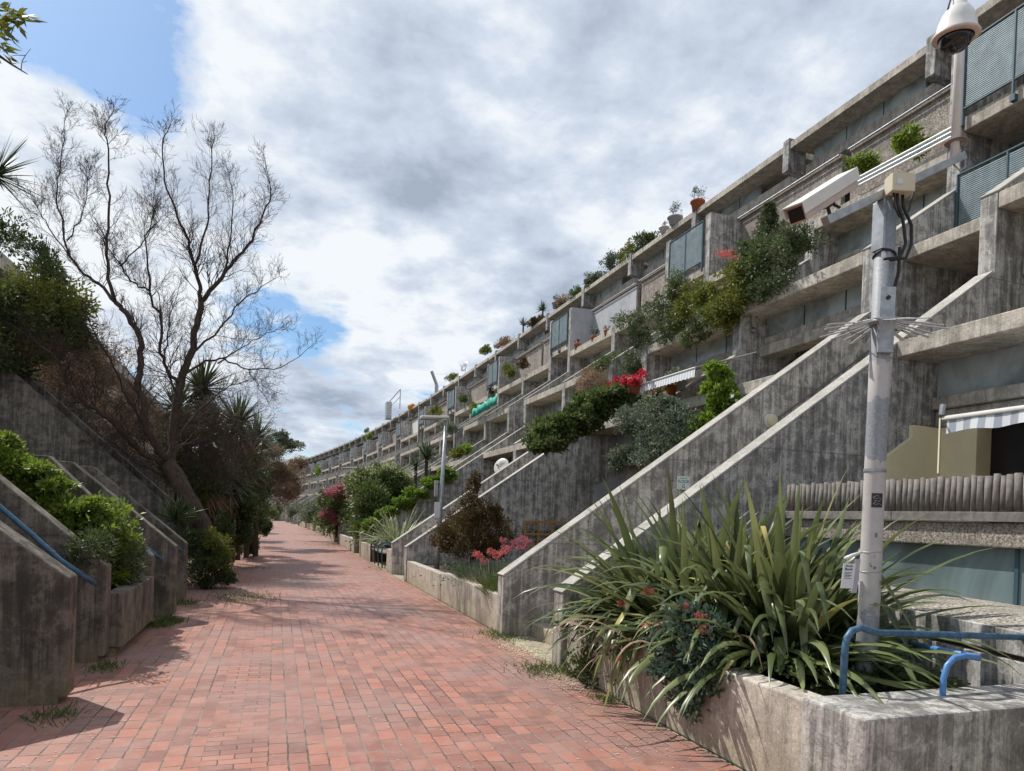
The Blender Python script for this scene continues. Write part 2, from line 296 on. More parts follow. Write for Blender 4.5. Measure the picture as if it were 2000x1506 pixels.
def clumps(c, r, n, nc, spread=.28, shell=.55, seed=None):   # points gathered in clumps through an ellipsoid, gaps between
    c = np.array(c, float); r = np.array(r, float)
    q = unit(rng.normal(size=(nc, 3)))*(shell+(1-shell)*rng.random((nc, 1)))**.8
    k = rng.integers(0, nc, n); sz = rng.uniform(.5, 1.3, nc)
    o = rng.normal(size=(n, 3))*spread*sz[k][:, None]*.55
    p = q[k]+o; D = unit(p+unit(o)*.8+rng.normal(size=(n, 3))*.45+np.array([0, 0, .35]))
    return c+p*r, D
def bush(name, blobs, L, Wd, m, parent=None, zmin=None, droop=0.):
    Ps, Ds = [], []
    for c, r, n, nc in blobs:
        c = np.array(c, float); r = np.array(r, float)
        for q in range(5):                   # uneven lobes, each its own size, with gaps between
            f = rng.uniform(.34, .78) if q else .72; cq = c+(unit(rng.normal(size=3))*r*rng.uniform(.35, .95) if q else 0); k = max(8, int(n*(.12+.12*f+(.16 if q == 0 else 0))))
            P, D = clumps(cq, r*f*rng.uniform(.8, 1.2, 3), k, max(5, int(nc*.45)), .34, .35); Ps.append(P); Ds.append(D)
    P = np.concatenate(Ps); D = np.concatenate(Ds)
    if zmin is not None: k = P[:, 2] > zmin; P, D = P[k], D[k]
    D = D-np.array([0, 0, droop]); V, F = leafset(P, D, L, Wd); return fast(name, V, F, m, parent)
def blades(n, base, spread, length, width, lean, m, name='leaf_blades', parent=None, seg=8, aim=None, stiff=.5, sag=1., fold=.25, ledge=None):
    Vs, Fs = [], []; b = 0
    for i in range(n):
        a = rng.uniform(0, 2*math.pi) if aim is None else aim+rng.normal()*.9
        th = rng.uniform(*lean); Ln = length*rng.uniform(.55, 1.1); w = width*rng.uniform(.7, 1.2)
        p = np.array(base)+np.array([math.cos(a), math.sin(a), 0])*rng.uniform(0, spread)+np.array([0, 0, rng.uniform(0, .05)])
        d = np.array([math.cos(a)*math.sin(th), math.sin(a)*math.sin(th), math.cos(th)]); side = unit(np.cross(d, [0, 0, 1.])+rng.normal(size=3)*.12)
        kink = rng.random() < .22; kk = rng.integers(4, 7)
        for j in range(seg+1):
            t = j/seg; ww = w*min(1, .45+2.2*t)*(1-t**2.6)+.002
            nn = np.cross(side, d)
            Vs += [p-side*ww/2, p+nn*ww*fold, p+side*ww/2]
            if j < seg:
                q = b+3*j; Fs += [(q, q+1, q+4, q+3), (q+1, q+2, q+5, q+4)]
            p = p+d*Ln/seg; d = unit(d+np.array([0, 0, -1])*sag*(.04+.30*t**2)*(1-stiff)*2)
            if kink and j == kk: d = unit(d+np.array([0, 0, -1.6]))
            side = unit(side-d*np.dot(side, d))
        b += 3*(seg+1)
    if ledge:                                # leaves lie over the planter's rim instead of passing through it
        Vs = np.array(Vs); k = (Vs[:, 0] > ledge[0]) & (Vs[:, 2] < ledge[1]); Vs[k, 2] = ledge[1]+rng.random(k.sum())*.03
    return fast(name, Vs, Fs, m, parent)
def twigs(name, segs, m, parent=None, n=4):  # tapered sticks: (p0, p1, r0, r1)
    A = np.array([s[0] for s in segs]); B = np.array([s[1] for s in segs]); r0 = np.array([s[2] for s in segs]); r1 = np.array([s[3] for s in segs])
    d = unit(B-A); h = np.where(np.abs(d[:, 2:3]) < .9, np.array([[0, 0, 1.]]), np.array([[1., 0, 0]])); a = unit(np.cross(d, h)); c = np.cross(a, d); rings = []
    for P, r in ((A, r0), (B, r1)):
        for k in range(n):
            t = 2*math.pi*k/n; rings.append(P+r[:, None]*(a*math.cos(t)+c*math.sin(t)))
    V = np.stack(rings, 1).reshape(-1, 3); base = np.arange(len(A))[:, None]*2*n
    F = np.concatenate([base+np.array([[k, (k+1) % n, n+(k+1) % n, n+k]]) for k in range(n)]); return fast(name, V, F, m, parent, True)
# ---------------------------------------------------------------- the street's line: straight, then bending gently left
RB, S0 = 820., 38.
def frame(s):
    if s < S0: return (0., s), 0.
    th = (s-S0)/RB; return (-RB*(1-math.cos(th)), S0+RB*math.sin(th)), th
def onstreet(x, s, z=0.):
    (ox, oy), th = frame(s); return np.array([ox+x*math.cos(th), oy+x*math.sin(th), z])
def strip(name, x0, x1, z, m, s0=-6, s1=230, kind='structure'):
    V, F, UVs = [], [], []; ss = list(np.arange(s0, s1+.1, 4.))
    for s in ss:
        for x in (x0, x1): V.append(tuple(onstreet(x, s, z))); UVs.append((s, x))
    for i in range(len(ss)-1): F.append((2*i, 2*i+1, 2*i+3, 2*i+2))
    me = bpy.data.meshes.new(name); me.from_pydata(V, [], F); me.materials.append(m); ul = me.uv_layers.new(name='UVMap')
    for lp in me.loops: ul.data[lp.index].uv = UVs[lp.vertex_index]
    o = link(name, me); o['kind'] = kind; return o
gm = MB(); gm.v = [(-900, -300, -.03), (900, -300, -.03), (900, 1500, -.03), (-900, 1500, -.03)]; gm.f = [(0, 1, 2, 3)]
GRD = plain('bare_ground', (.16, .14, .115), .95, var=.3, vs_=2, bmp=.4); go = gm.build('ground', GRD); go['kind'] = 'structure'
strip('brick_path', -2.1, 2.93, 0., BRICK)
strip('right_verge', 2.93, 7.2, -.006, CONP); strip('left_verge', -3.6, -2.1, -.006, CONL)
# ---------------------------------------------------------------- right-hand stepped block
P_, YA = 9.237, 8.71
XB, ZB, MS, X4, Z4, X3, Z3, XM, ZM, XR, XT, ZT = 2.93, .8, .706, 7.44, 4.03, 9.13, 6.25, 10.93, 8.35, 11.9, 13.68, 12.7
B = empty('stepped_apartment_block', (XM, 20, 0)); tag(B, 'long stepped concrete apartment block rising on the right of the brick path', 'apartment block')
proto = []                                   # (name, MB, material, bevel, [sub-parts])
def part(name, mb, m, bv=.012, subs=(), near=True): proto.append((name, mb, m, bv, subs, near))
full = [(XB, -.1), (XB, ZB), (X3, ZB+MS*(X3-XB)), (X3, Z3), (XM, 7.52), (XM, 10.1), (15.2, 10.1), (15.2, -.1)]
part('party_wall', MB().prism(full, 0, .25), CON); part('party_wall', MB().prism(full, 7.23, 7.48), CON)
half = [(X4, 2.96), (X4, Z4+.01), (X3, 5.2), (X3, Z3+.02), (XM, 7.5), (XM, ZM+.02), (XR-.004, ZM+.02), (XR-.004, .1), (X4+.7, .1), (X4+.7, 2.96)]
part('party_wall', MB().prism(half, 3.4, 3.65), CON)
G = .003
for y0, y1 in ((.25+G, 3.4-G), (3.65+G, 7.23-G)):
    for X, Z, dz in ((X4, Z4, .21), (X3, Z3, .22), (XM, ZM, .24)):
        b = MB().box(X, X+.09, y0, y1, Z-dz, Z).box(X+.09, X+.78, y0, y1, Z-dz, Z-.06).box(X+.78, X+.86, y0, y1, Z-dz, Z); part('planter_beam', b, CONP)
    for X, zb, zt in ((X4+.72, 3.36, Z4-.21), (X3+.72, 5.62, Z3-.22), (XM+.72, 7.6, ZM-.24), (XT+.62, 12.14, 12.5)):
        m = MB(); n = 3
        for k in range(1, n): y = y0+(y1-y0)*k/n; m.box(X-.012, X-.002, y-.012, y+.012, zb, zt)
        part('window', MB().box(X, X+.04, y0, y1, zb, zt), GLASS, 0, [('mullion', m, TEAL)])
    sill = MB().box(X4+.62, X4+.86, y0, y1, 3.2, 3.36).box(X4+.7, X4+.9, y0, y1, 2.98, 3.197)
    part('window_sill', sill, CONP, .015)
    part('window_sill', MB().box(X3+.62, X3+.9, y0, y1, 5.46, 5.62).box(X3+.5, X3+.9, y0, y1, 5.2, 5.42).box(X3+.66, X3+.9, y0, y1, 5.423, 5.457), CONP, .015)
    part('window_sill', MB().box(XM+.62, XM+.9, y0, y1, 7.36, 7.6), CONP, .015)
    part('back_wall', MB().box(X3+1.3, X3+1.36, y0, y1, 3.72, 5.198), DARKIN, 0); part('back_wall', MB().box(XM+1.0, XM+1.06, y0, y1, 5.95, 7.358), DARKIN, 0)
    part('terrace_floor', MB().box(X4+.86+G, X3+1.3, y0, y1, 3.6, 3.72), CONP, 0); part('terrace_floor', MB().box(X3+.86+G, XM+1., y0, y1, 5.83, 5.95), CONP, 0)
    part('garden_wall', MB().box(X4+1.0, X4+1.1, y0, y0+(y1-y0)*.6, .1, 3.0).box(X4+1.0, X4+1.1, y0+(y1-y0)*.6, y1, 2.4, 3.0), CONP, 0)
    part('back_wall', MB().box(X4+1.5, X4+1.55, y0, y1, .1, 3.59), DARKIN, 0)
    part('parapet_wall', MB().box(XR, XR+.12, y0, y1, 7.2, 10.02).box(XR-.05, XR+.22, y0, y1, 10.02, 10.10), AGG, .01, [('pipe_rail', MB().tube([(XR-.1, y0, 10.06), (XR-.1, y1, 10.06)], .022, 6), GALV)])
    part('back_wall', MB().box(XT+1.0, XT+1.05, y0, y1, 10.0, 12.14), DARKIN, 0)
y0, y1 = 0., P_
part('roof_beam', MB().box(XT, XT+1.5, y0, 2.88-G, 12.5, ZT).box(XT, XT+1.5, 3.13+G, 7.5-G, 12.5, ZT).box(XT, XT+1.5, 7.75+G, y1, 12.5, ZT), CONP)
part('window_sill', MB().box(XT+.58, XT+1., y0, 2.88-G, 11.87, 12.14).box(XT+.58, XT+1., 3.13+G, 7.5-G, 11.87, 12.14).box(XT+.58, XT+1., 7.75+G, y1, 11.87, 12.14), CONP)
for y in (2.88, 7.5): part('roof_fin', MB().prism([(XT-.03, 11.9), (XT-.03, 12.82), (XT+.58, 12.82), (XT+.58, 11.87), (XT+.05, 11.87)], y, y+.25), CON)
part('terrace_floor', MB().box(XR+.22+G, XT+1., y0, y1, 9.85, 9.97).box(XT+1.5, 24, y0, y1, 12.3, 12.66), ROOFG, 0)
COP = concrete('pale_coping_concrete', (.56, .53, .48), (.45, .43, .39), .3, .15)  # cast caps toned paler, adding to the sun's brightness on wall tops
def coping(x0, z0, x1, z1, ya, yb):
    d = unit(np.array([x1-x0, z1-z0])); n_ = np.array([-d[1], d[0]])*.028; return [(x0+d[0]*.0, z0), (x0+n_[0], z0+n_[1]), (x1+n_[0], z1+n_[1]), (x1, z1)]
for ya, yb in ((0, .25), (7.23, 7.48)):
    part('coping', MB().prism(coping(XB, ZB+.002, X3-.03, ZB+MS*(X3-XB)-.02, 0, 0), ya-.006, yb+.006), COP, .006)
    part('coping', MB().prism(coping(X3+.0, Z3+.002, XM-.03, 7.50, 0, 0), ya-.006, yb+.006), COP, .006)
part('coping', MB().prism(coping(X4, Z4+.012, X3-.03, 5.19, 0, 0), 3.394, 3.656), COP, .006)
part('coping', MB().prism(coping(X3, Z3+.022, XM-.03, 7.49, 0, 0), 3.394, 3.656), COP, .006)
# stair between the walls B and A of the next bay
st = MB(); n = 22
for k in range(n): x = 3.35+k*.29; st.box(x, x+.32+.0, 7.483, P_-.003, max(-.05, .2*k-.05), .2*(k+1)-.03)
part('staircase', st, CONP, .01)
part('stair_landing', MB().box(XM+.03, 15, 7.483, P_-.003, 8.5, 8.74), CONP); part('stair_landing', MB().box(X3+.6, 14, 7.483, P_-.003, 6.1, 6.3), CONP)
part('stair_back_wall', MB().box(13.1, 13.2, 7.483, P_-.003, 4.6, 9.8), CON, 0)
def railing(y0, y1, z0, z1, x):
    fr = MB().tube([(x, y0, z0-.25), (x-.0, y0, z1), (x, y1, z1), (x, y1, z0-.25)], .028, 6)
    fr.tube([(x, (y0+y1)/2, z0-.3), (x, (y0+y1)/2, z1)], .024, 6).tube([(x, y0, z0+.03), (x, y1, z0+.03)], .02, 6).box(x-.02, x+.15, (y0+y1)/2-.04, (y0+y1)/2+.04, z0-.3, z0-.2)
    me = MB()
    k = z0+.07
    while k < z1-.05: me.box(x-.006, x+.006, y0+.05, y1-.05, k, k+.017); k += .034
    for q in np.arange(y0+.1, y1, .14): me.box(x+.007, x+.012, q, q+.006, z0+.05, z1-.04)
    return fr, me
fr, me = railing(7.52, P_-.03, 8.82, 9.97, XM-.03); part('balcony_railing', fr, TEAL, 0, [('mesh_infill', me, TEAL if False else plain('blue_grey_mesh', (.30, .38, .41), .5, .2))])
fr2, me2 = railing(7.52, P_-.03, 6.55, 7.72, X3+1.72)
meshes = []
for name, mb, m, bv, subs, near in proto:
    o = mb.build(name, m, None, bv); q = [(o, bv)]; ss = []
    for sn, smb, sm in subs: ss.append(smb.build(sn, sm, o))
    meshes.append((o, ss))
def place(o, parent, k):
    s = YA+P_*k; (ox, oy), th = frame(s); o.parent = parent; o.matrix_parent_inverse = Matrix.Identity(4)
    o.location = (ox-XM, oy-20, 0); o.rotation_euler = (0, 0, th)
KN = 8                                        # bays with separate parts; farther ones are joined per kind
for k in range(-1, KN):
    for o, ss in meshes:
        if o.name.startswith('garden_wall') and k == -1: continue
        if k == -1 and (o.name.startswith('back_wall') and o.data.vertices[0].co.z < 1): continue
        c = o.copy(); COL.objects.link(c); place(c, B, k)
        for q in ss: d = q.copy(); COL.objects.link(d); d.parent = c; d.location = (0, 0, 0)
def joined(pred):
    V, F = [], []
    for o, ss in meshes:
        for q in [o]+list(ss):
            if pred(q):
                b = len(V); V += [tuple(v.co) for v in q.data.vertices]; F += [tuple(b+i for i in pl.vertices) for pl in q.data.polygons]
    return V, F
groups = {}
for o, ss in meshes:
    for q in [o]+list(ss): groups.setdefault(q.data.materials[0].name, []).append(q)
far = []
for mn, qs in groups.items():
    V, F = [], []
    for q in qs: b = len(V); V += [tuple(v.co) for v in q.data.vertices]; F += [tuple(b+i for i in pl.vertices) for pl in q.data.polygons]
    me_ = bpy.data.meshes.new('bay'); me_.from_pydata(V, [], F); me_.materials.append(bpy.data.materials[mn]); far.append((me_, mn))
nice = {'board_marked_concrete': 'party_walls', 'pale_beam_concrete': 'planter_beams', 'pale_coping_concrete': 'copings', 'sky_toned_window_glass': 'window_band', 'dark_interior': 'dark_recess', 'exposed_aggregate_panel': 'parapet_wall', 'roof_membrane': 'roof', 'dark_teal_frame_paint': 'balcony_railing', 'blue_grey_mesh': 'mesh_infill', 'galvanised_steel': 'pipe_rail'}
for k in range(KN, 22):
    for me_, mn in far: place(link(nice.get(mn, 'wall_panel'), me_), B, k)
for o, ss in meshes:
    for q in ss: bpy.data.objects.remove(q)
    bpy.data.objects.remove(o)
def inbay(k, name, mb, m, bv=0): o = mb.build(name, m, None, bv); place(o, B, k); return o
inbay(-1, 'balcony_railing', fr2, TEAL); o = inbay(-1, 'mesh_infill', me2, bpy.data.materials['blue_grey_mesh'])
# white painted and dark privacy faces on some walls
inbay(1, 'painted_panel', MB().prism([(XM+.02, 8.4), (XM+.02, 10.08), (XR-.01, 10.08), (XR-.01, 8.4)], 7.205, 7.227).box(XR-.02, XR-.004, 3.7, 7.2, 8.4, 10.0), GREYP)
inbay(5, 'painted_panel', MB().box(XR-.02, XR-.004, 3.7, 7.2, 8.4, 10.0), WHITEP)
inbay(0, 'painted_panel', MB().prism([(X4+.3, .45), (X4+.3, 2.5), (X4+1.2, 2.9), (X4+1.2, .45)], 7.205, 7.227), GREYP)
# near flat under the first beam: cream walls, dark door, terrace slab, glazed basement strip
NY0, NY1 = -3., 6.70
B2 = B
def loc(mb, name, m, bv=0, sub=None):
    o = mb.build(name, m, None, bv); o.parent = B; o.location = (-XM, -20, 0); return o
q_ = [at(1712, 990, Y=6.62), at(1716, 905, Y=6.62), at(1784, 854, Y=6.62), at(1785, 830, Y=6.62)]; cr = MB().prism([(q_[0][0], 1.72)]+[(q[0], q[2]) for q in q_[1:]]+[(8.6, 2.95), (8.6, 1.72)], 6.62, 6.694)
loc(cr, 'cream_side_wall', CREAM); loc(MB().box(8.15, 8.5, 6.13, 6.62-G, 1.72, 2.97), 'cream_pier', CREAM, .01)
loc(MB().box(8.4, 8.45, -3, 6.13-G, 1.72, 2.97), 'patio_door', DARKIN); loc(MB().box(5.5, 8.9, NY0, NY1-G, 1.50, 1.70), 'terrace_slab', AGG, .012)
loc(MB().box(5.60, 5.64, NY0, NY1-G, .8, 1.497), 'basement_window', glassm('basement_glass', (.20, .27, .285), .25))
for y in (3.83, 1.9, 5.75): loc(MB().box(5.585, 5.598, y-.016, y+.016, .85, 1.497), 'glazing_bar', TEAL)
ra = MB(); ra.hexa([(4.75, -3, -.05), (5.62, -3, .10), (5.62, 6.69, 1.16), (4.75, 6.69, 1.02), (4.75, -3, .05), (5.62, -3, .30), (5.62, 6.69, 1.2), (4.75, 6.69, 1.1)])
la = at(2000, 1232, X=4.85); lb = at(1740, 1180, X=4.85)
def zl(y, off=0): return lb[2]+(la[2]-lb[2])*(y-lb[1])/(la[1]-lb[1])+off
led = MB().hexa([(4.85, -3, zl(-3)-.12), (5.62, -3, zl(-3)), (5.62, 6.69, zl(6.69)), (4.85, 6.69, zl(6.69)-.12), (4.85, -3, zl(-3)), (5.62, -3, zl(-3)+.20), (5.62, 6.69, zl(6.69)+.02), (4.85, 6.69, zl(6.69))])
loc(led, 'aggregate_ledge', concrete('rough_pale_aggregate', (.55, .50, .43), (.42, .38, .33), .4, .1, 1.))
w1 = MB().hexa([(4.80, -3, -1.2), (4.95, -3, -1.2), (4.95, 6.69, -.1), (4.80, 6.69, -.1), (4.80, -3, zl(-3)-.21), (4.95, -3, zl(-3)-.21), (4.95, 6.69, zl(6.69)-.21), (4.80, 6.69, zl(6.69)-.21)])
w2 = w1.hexa([(4.80, -3, zl(-3)-.17), (4.95, -3, zl(-3)-.17), (4.95, 6.69, zl(6.69)-.17), (4.80, 6.69, zl(6.69)-.17), (4.80, -3, zl(-3)-.005), (4.95, -3, zl(-3)-.005), (4.95, 6.69, zl(6.69)-.005), (4.80, 6.69, zl(6.69)-.005)])
loc(w2, 'ramp_side_wall', CON, .006)
# ---------------------------------------------------------------- planters, right
def planter(s0, s1, name_lab, x0=2.93, h=.53, wall=.18, m=CONP, back=7.3, root=None, cut=True):
    (ox, oy), th = frame((s0+s1)/2); o = empty('planter', (ox+x0*math.cos(th), oy, 0), th); hl = (s1-s0)/2
    b = MB(); n = max(1, int(round((s1-s0)/3.4))); L = (s1-s0)/n
    for i in range(n): b.box(0.02, wall, -hl+i*L+.012, -hl+(i+1)*L-.012, .0, h-(.03 if i % 2 else 0))
    b.build('planter_wall', m, o, .012)
    e = MB().box(wall, back-x0, -hl, hl, -.02, h-.10)
    e.build('soil', SOIL, o); tag(o, name_lab, 'planter', 'concrete planters along the right side'); return o
labs = ['board-marked concrete planter of rusty conifer, lavender and red valerian', 'concrete planter beside the slatted bench, strappy flax spilling over', 'concrete planter beneath the pink-flowered tree', 'small distant concrete planter on the right, past the pink tree', 'distant concrete planter on the right under the second lamp post', 'farther concrete planter on the right near the bend', 'farthest visible concrete planter on the right of the path']
for k, lb_ in enumerate(labs):
    s0 = YA+P_*k+.255; s1 = YA+P_*k+7.22
    if k == 1: s0 += 4.3
    planter(s0, s1, lb_, m=CONP)
# little block beside the bench and ground behind it
pb = empty('planter', (2.93, 19.4, 0)); tag(pb, 'short square concrete planter block between bench and stair wall', 'planter', 'concrete planters along the right side')
MB().box(0.02, .9, -1.15, -.35, 0, .62).build('planter_wall', CONP, pb, .012); MB().box(.95, 4.3, -1.15, 3., -.02, .5).build('soil', SOIL, pb)
# near planter with the flax
np_ = empty('planter', (2.95, 5, 0)); tag(np_, 'large foreground concrete planter holding the flax clump and camera pole', 'planter', 'concrete planters along the right side')
MB().box(0, .2, -1.82, -.35, 0, .60).box(0, .2, -.33, 1.6, 0, .58).build('planter_wall', CONP, np_, .014)
MB().box(.2, 1.85, -1.8, 1.6, -.02, .50).build('soil', SOIL, np_)
fb = empty('low_wall', (4, 2.95, 0)); tag(fb, 'thick stained concrete wall block filling the bottom right corner', 'wall')
MB().box(-1.07, 4, -.22, .24, -.02, .62).build('wall_block', CON, fb, .016)
# ---------------------------------------------------------------- left side
LB = empty('terraced_apartment_block', (-5, 20, 0)); tag(LB, 'overgrown stepped concrete block with stair walls on the left of the path', 'apartment block')
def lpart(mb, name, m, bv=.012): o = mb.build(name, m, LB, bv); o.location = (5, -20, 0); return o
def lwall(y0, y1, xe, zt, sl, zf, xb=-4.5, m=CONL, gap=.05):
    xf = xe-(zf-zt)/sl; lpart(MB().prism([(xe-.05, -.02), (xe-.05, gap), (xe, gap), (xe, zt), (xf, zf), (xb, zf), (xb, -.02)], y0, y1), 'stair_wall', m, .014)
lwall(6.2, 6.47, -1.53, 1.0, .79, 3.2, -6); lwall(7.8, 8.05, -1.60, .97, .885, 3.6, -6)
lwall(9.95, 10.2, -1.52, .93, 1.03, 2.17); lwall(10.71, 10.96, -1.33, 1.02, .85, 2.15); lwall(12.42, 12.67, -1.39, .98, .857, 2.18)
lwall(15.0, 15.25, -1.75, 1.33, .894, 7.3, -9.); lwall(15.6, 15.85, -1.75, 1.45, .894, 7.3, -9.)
for k in range(5):
    for yy in (0, 1.9, 4.6, 6.2): lwall(24.6+9.2*k+yy, 24.85+9.2*k+yy, -1.5-.05*k, 1.0, .87, 6.5 if yy == 0 else 2.2, -9. if yy == 0 else -4.5)
lwall(4.4, 4.65, -1.9, .95, .79, 3.0, -6)
b = MB()
for k in range(12): b.box(-1.9-.3*(k+1), -1.9-.3*k+.03, 6.473, 7.797, -.02, .19*(k+1)-.03)
for k in range(6): b.box(-1.8-.3*(k+1), -1.8-.3*k+.03, 10.963, 12.417, -.02, .19*(k+1)-.03)
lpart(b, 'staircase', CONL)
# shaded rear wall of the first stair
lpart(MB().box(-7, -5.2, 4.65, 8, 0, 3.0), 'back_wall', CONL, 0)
def lup(X, Z, dz, s0, s1, depth=.8):
    for s in np.arange(s0, s1, 4.6):
        (ox, oy), th = frame(s+2.3); o = MB().box(X-depth, X, -2.29, 2.29, Z-dz, Z).box(X-depth-.1, X-depth, -2.29, 2.29, Z-dz-1.3, Z-dz).build('planter_beam', CONP, LB, .01); o.location = (ox+5, oy-20, 0); o.rotation_euler.z = th
lup(-8., 9.0, .5, 16, 70, 1.3); lup(-6.6, 6.4, .4, 16, 70); lup(-5.0, 4.1, .4, 25, 70)
for s in np.arange(16, 160, 9.2):
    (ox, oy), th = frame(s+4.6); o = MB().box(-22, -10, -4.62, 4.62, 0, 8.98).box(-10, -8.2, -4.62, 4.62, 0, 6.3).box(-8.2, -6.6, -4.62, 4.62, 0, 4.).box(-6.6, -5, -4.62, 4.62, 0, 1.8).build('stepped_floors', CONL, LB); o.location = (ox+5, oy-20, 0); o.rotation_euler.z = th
lp = empty('planter', (-1.5, 9, 0)); tag(lp, 'concrete planter under the bright green bush between left stair walls', 'planter')
MB().box(-.16, .02, -.945, .94, .09, .67).box(-.16, -.05, -.94, .93, -.02, .085).build('planter_wall', CONL, lp, .015); MB().box(-2.5, -.162, -.945, .94, -.02, .55).build('soil', SOIL, lp)
# ================================================================ things
def on(px, py, X=None, Y=None, Z=None): return tuple(at(px, py, X, Y, Z))
# ---------------------------------------------------------------- camera pole
pc_ = np.array(on(1690, 1342, Z=.5)); PX, PY = pc_[0], pc_[1]
ptop = np.array(at(1733, 372, Y=PY)); pl = ptop-pc_; plu = pl/np.linalg.norm(pl)
def pp(z): return pc_+pl*(z-.5)/pl[2]
pole = empty('camera_pole', tuple(pc_)); tag(pole, 'tall steel camera pole, galvanised above and flaking cream paint below, in the flax planter', 'pole')
def ppart(mb, name, m, bv=0, par=None, smooth=False):
    o = mb.build(name, m, par or pole, bv, smooth)
    if par is None: o.location = tuple(-pc_)
    return o
ppart(MB().tube([pp(.3), pp(1.0), pp(2.4), pp(ptop[2])], [.076, .071, .067, .065], 28), 'shaft', POLE, smooth=True)
vx = unit(np.cross(plu, [0, 1, 0]))*-1; vx = unit(np.array([1, 0, 0])-plu*plu[0]); vy = np.cross(plu, vx)
for z in (2.02,): ppart(MB().lathe(tuple(pp(z)), [(.066, -.010), (.074, -.010), (.074, .010), (.066, .010)], 28, plu), 'hose_clamp', GALV)
ppart(MB().tube([pp(3.53)+vx*.070*math.cos(a)+vy*.070*math.sin(a)+plu*.012*math.sin(2*a) for a in np.linspace(0, 6.28, 25)], .008, 6, False), 'cable_band', BLACK)
# access cover, facing the camera side
fd = unit(np.array([-.45, -.9, 0])); fs = np.array([-fd[1], fd[0], 0])*-1
cv = pp(3.05)+fd*.078
ppart(MB().obox(cv, fs*.050, fd*.020, plu*.225), 'access_cover', GALV, .004)
ppart(MB().lathe(tuple(cv+plu*.15+fd*.026), [(.0, .004), (.014, .004), (.014, -.005)], 14, tuple(fd)), 'cover_lock', BLACK)
ppart(MB().tube([cv+fd*-.01-fs*.048+plu*.22, cv-fs*.068+plu*.33, cv-fs*.068+plu*.50], .011, 8), 'conduit', BLACK)
# arms: one long box section across the top
aL = np.array(on(1612, 432, Y=PY-.06)); aR = np.array(on(1880, 305, Y=PY+.10)); ad = unit(aR-aL)
mid = (aL+aR)/2; au = unit(np.cross(ad, [0, 1, 0.])); au = au if au[2] > 0 else -au; aw = np.cross(ad, au)
ppart(MB().obox(mid, ad*np.linalg.norm(aR-aL)/2, aw*.028, au*.028), 'cross_arm', GALV, .003)
ppart(MB().obox(pp(3.72)-vx*.060, vx*.012, vy*.05, plu*.17), 'arm_bracket', GALV, .003)
jb = np.array(on(1757, 362, Y=PY-.10))
jx, jy = unit(np.array([1, -.35, .0])), unit(np.array([.35, 1, 0.]))
ppart(MB().obox(jb, jx*.078, jy*.055, np.array([0, 0, .062])), 'junction_box', BEIGE, .006)
ppart(MB().obox(jb-jy*.057-jx*.03, jx*.02, jy*.0015, np.array([0, 0, .018])), 'box_sticker', plain('sticker_white', (.62, .62, .68), .5, var=.05), 0)
for q, w in ((0., .0), (.05, .03)):
    a0 = jb+np.array([q-.02, 0, -.06]); ppart(MB().tube([a0, a0+np.array([0, -.01, -.08]), a0+np.array([.05+w, -.01, -.17-w]), a0+np.array([.085, -.01, -.33]), a0+np.array([.04, -.01, -.43]), a0+np.array([-.09, .0, -.46])], .0105, 8), 'cable', BLACK, smooth=True)
ppart(MB().tube([jb+np.array([-.05, 0, -.06]), jb+np.array([-.055, -.01, -.15]), jb+np.array([.0, -.01, -.22]), jb+np.array([.09, 0, -.16]), jb+np.array([.13, 0, -.02])], .007, 8), 'cable', BLACK, smooth=True)
# anti-climb fan of steel spikes
sp = MB(); c0 = pp(2.93-.04)
c0 = pp(at(1722, 630, Y=PY)[2])
for i in range(22):
    a = i/22*2*math.pi+.1; dr = vx*math.cos(a)+vy*math.sin(a); rr = .37+.04*math.sin(i*2.1); tw = np.cross(dr, plu)
    t0, t1 = c0+dr*.070, c0+dr*rr-plu*(.045+.03*(math.sin(a) < 0))
    sp.hexa([t0-tw*.010-plu*.002, t1-tw*.015-plu*.002, t1+tw*.015-plu*.002, t0+tw*.010-plu*.002, t0-tw*.010+plu*.002, t1-tw*.015+plu*.002, t1+tw*.015+plu*.002, t0+tw*.010+plu*.002])
ppart(sp, 'spike_fan', plain('bright_zinc', (.74, .76, .78), .35, .3, .15, 30))
ppart(MB().tube([c0+(vx*math.cos(a)+vy*math.sin(a))*.21-plu*.027 for a in np.linspace(0, 6.283, 33)], .0035, 5, False), 'spike_ring', GALV)
ppart(MB().lathe(tuple(c0), [(.066, -.025), (.077, -.025), (.082, .0), (.077, .02), (.066, .02)], 24, plu), 'fan_collar', GALV)
stk = pp(at(1709, 978, Y=PY)[2]); sf = unit(np.array([-.12, -1, 0])); sx_ = np.array([-sf[1], sf[0], 0])
def curved(zc, w, h, m, name, a0, r=.0715, par=None):      # sticker wrapped on the shaft
    V = []; n = 8
    for i in range(n+1):
        a = a0+(-.5+i/n)*w/r; d = vx*math.sin(a)-vy*math.cos(a)
        for s_ in (-1, 1): V.append(tuple(zc+d*r+plu*s_*h/2))
    o = fast(name, V, [(2*i, 2*i+2, 2*i+3, 2*i+1) for i in range(n)], m, par or pole)
    if par is None: o.location = tuple(-pc_)
    return o
if vy[1] < 0: vy = -vy
st_ = curved(stk, .074, .098, plain('black_sticker', (.02, .02, .022), .4, var=.1), 'square_sticker', -.48, .0712)
crv = []
for k in range(26):                          # pale swirling line drawing on the sticker
    a = -.48+(.014*math.cos(k*.46)+.006*math.cos(k*1.7))/.0715*1.4; h_ = -.034+.0027*k+.008*math.sin(k*.9); d = vx*math.sin(a)-vy*math.cos(a); crv.append(stk+d*.0722+plu*h_)
o = MB().tube(crv, .0011, 4).build('swirl_drawing', plain('grey_ink', (.42, .44, .42), .5, var=.1), st_)
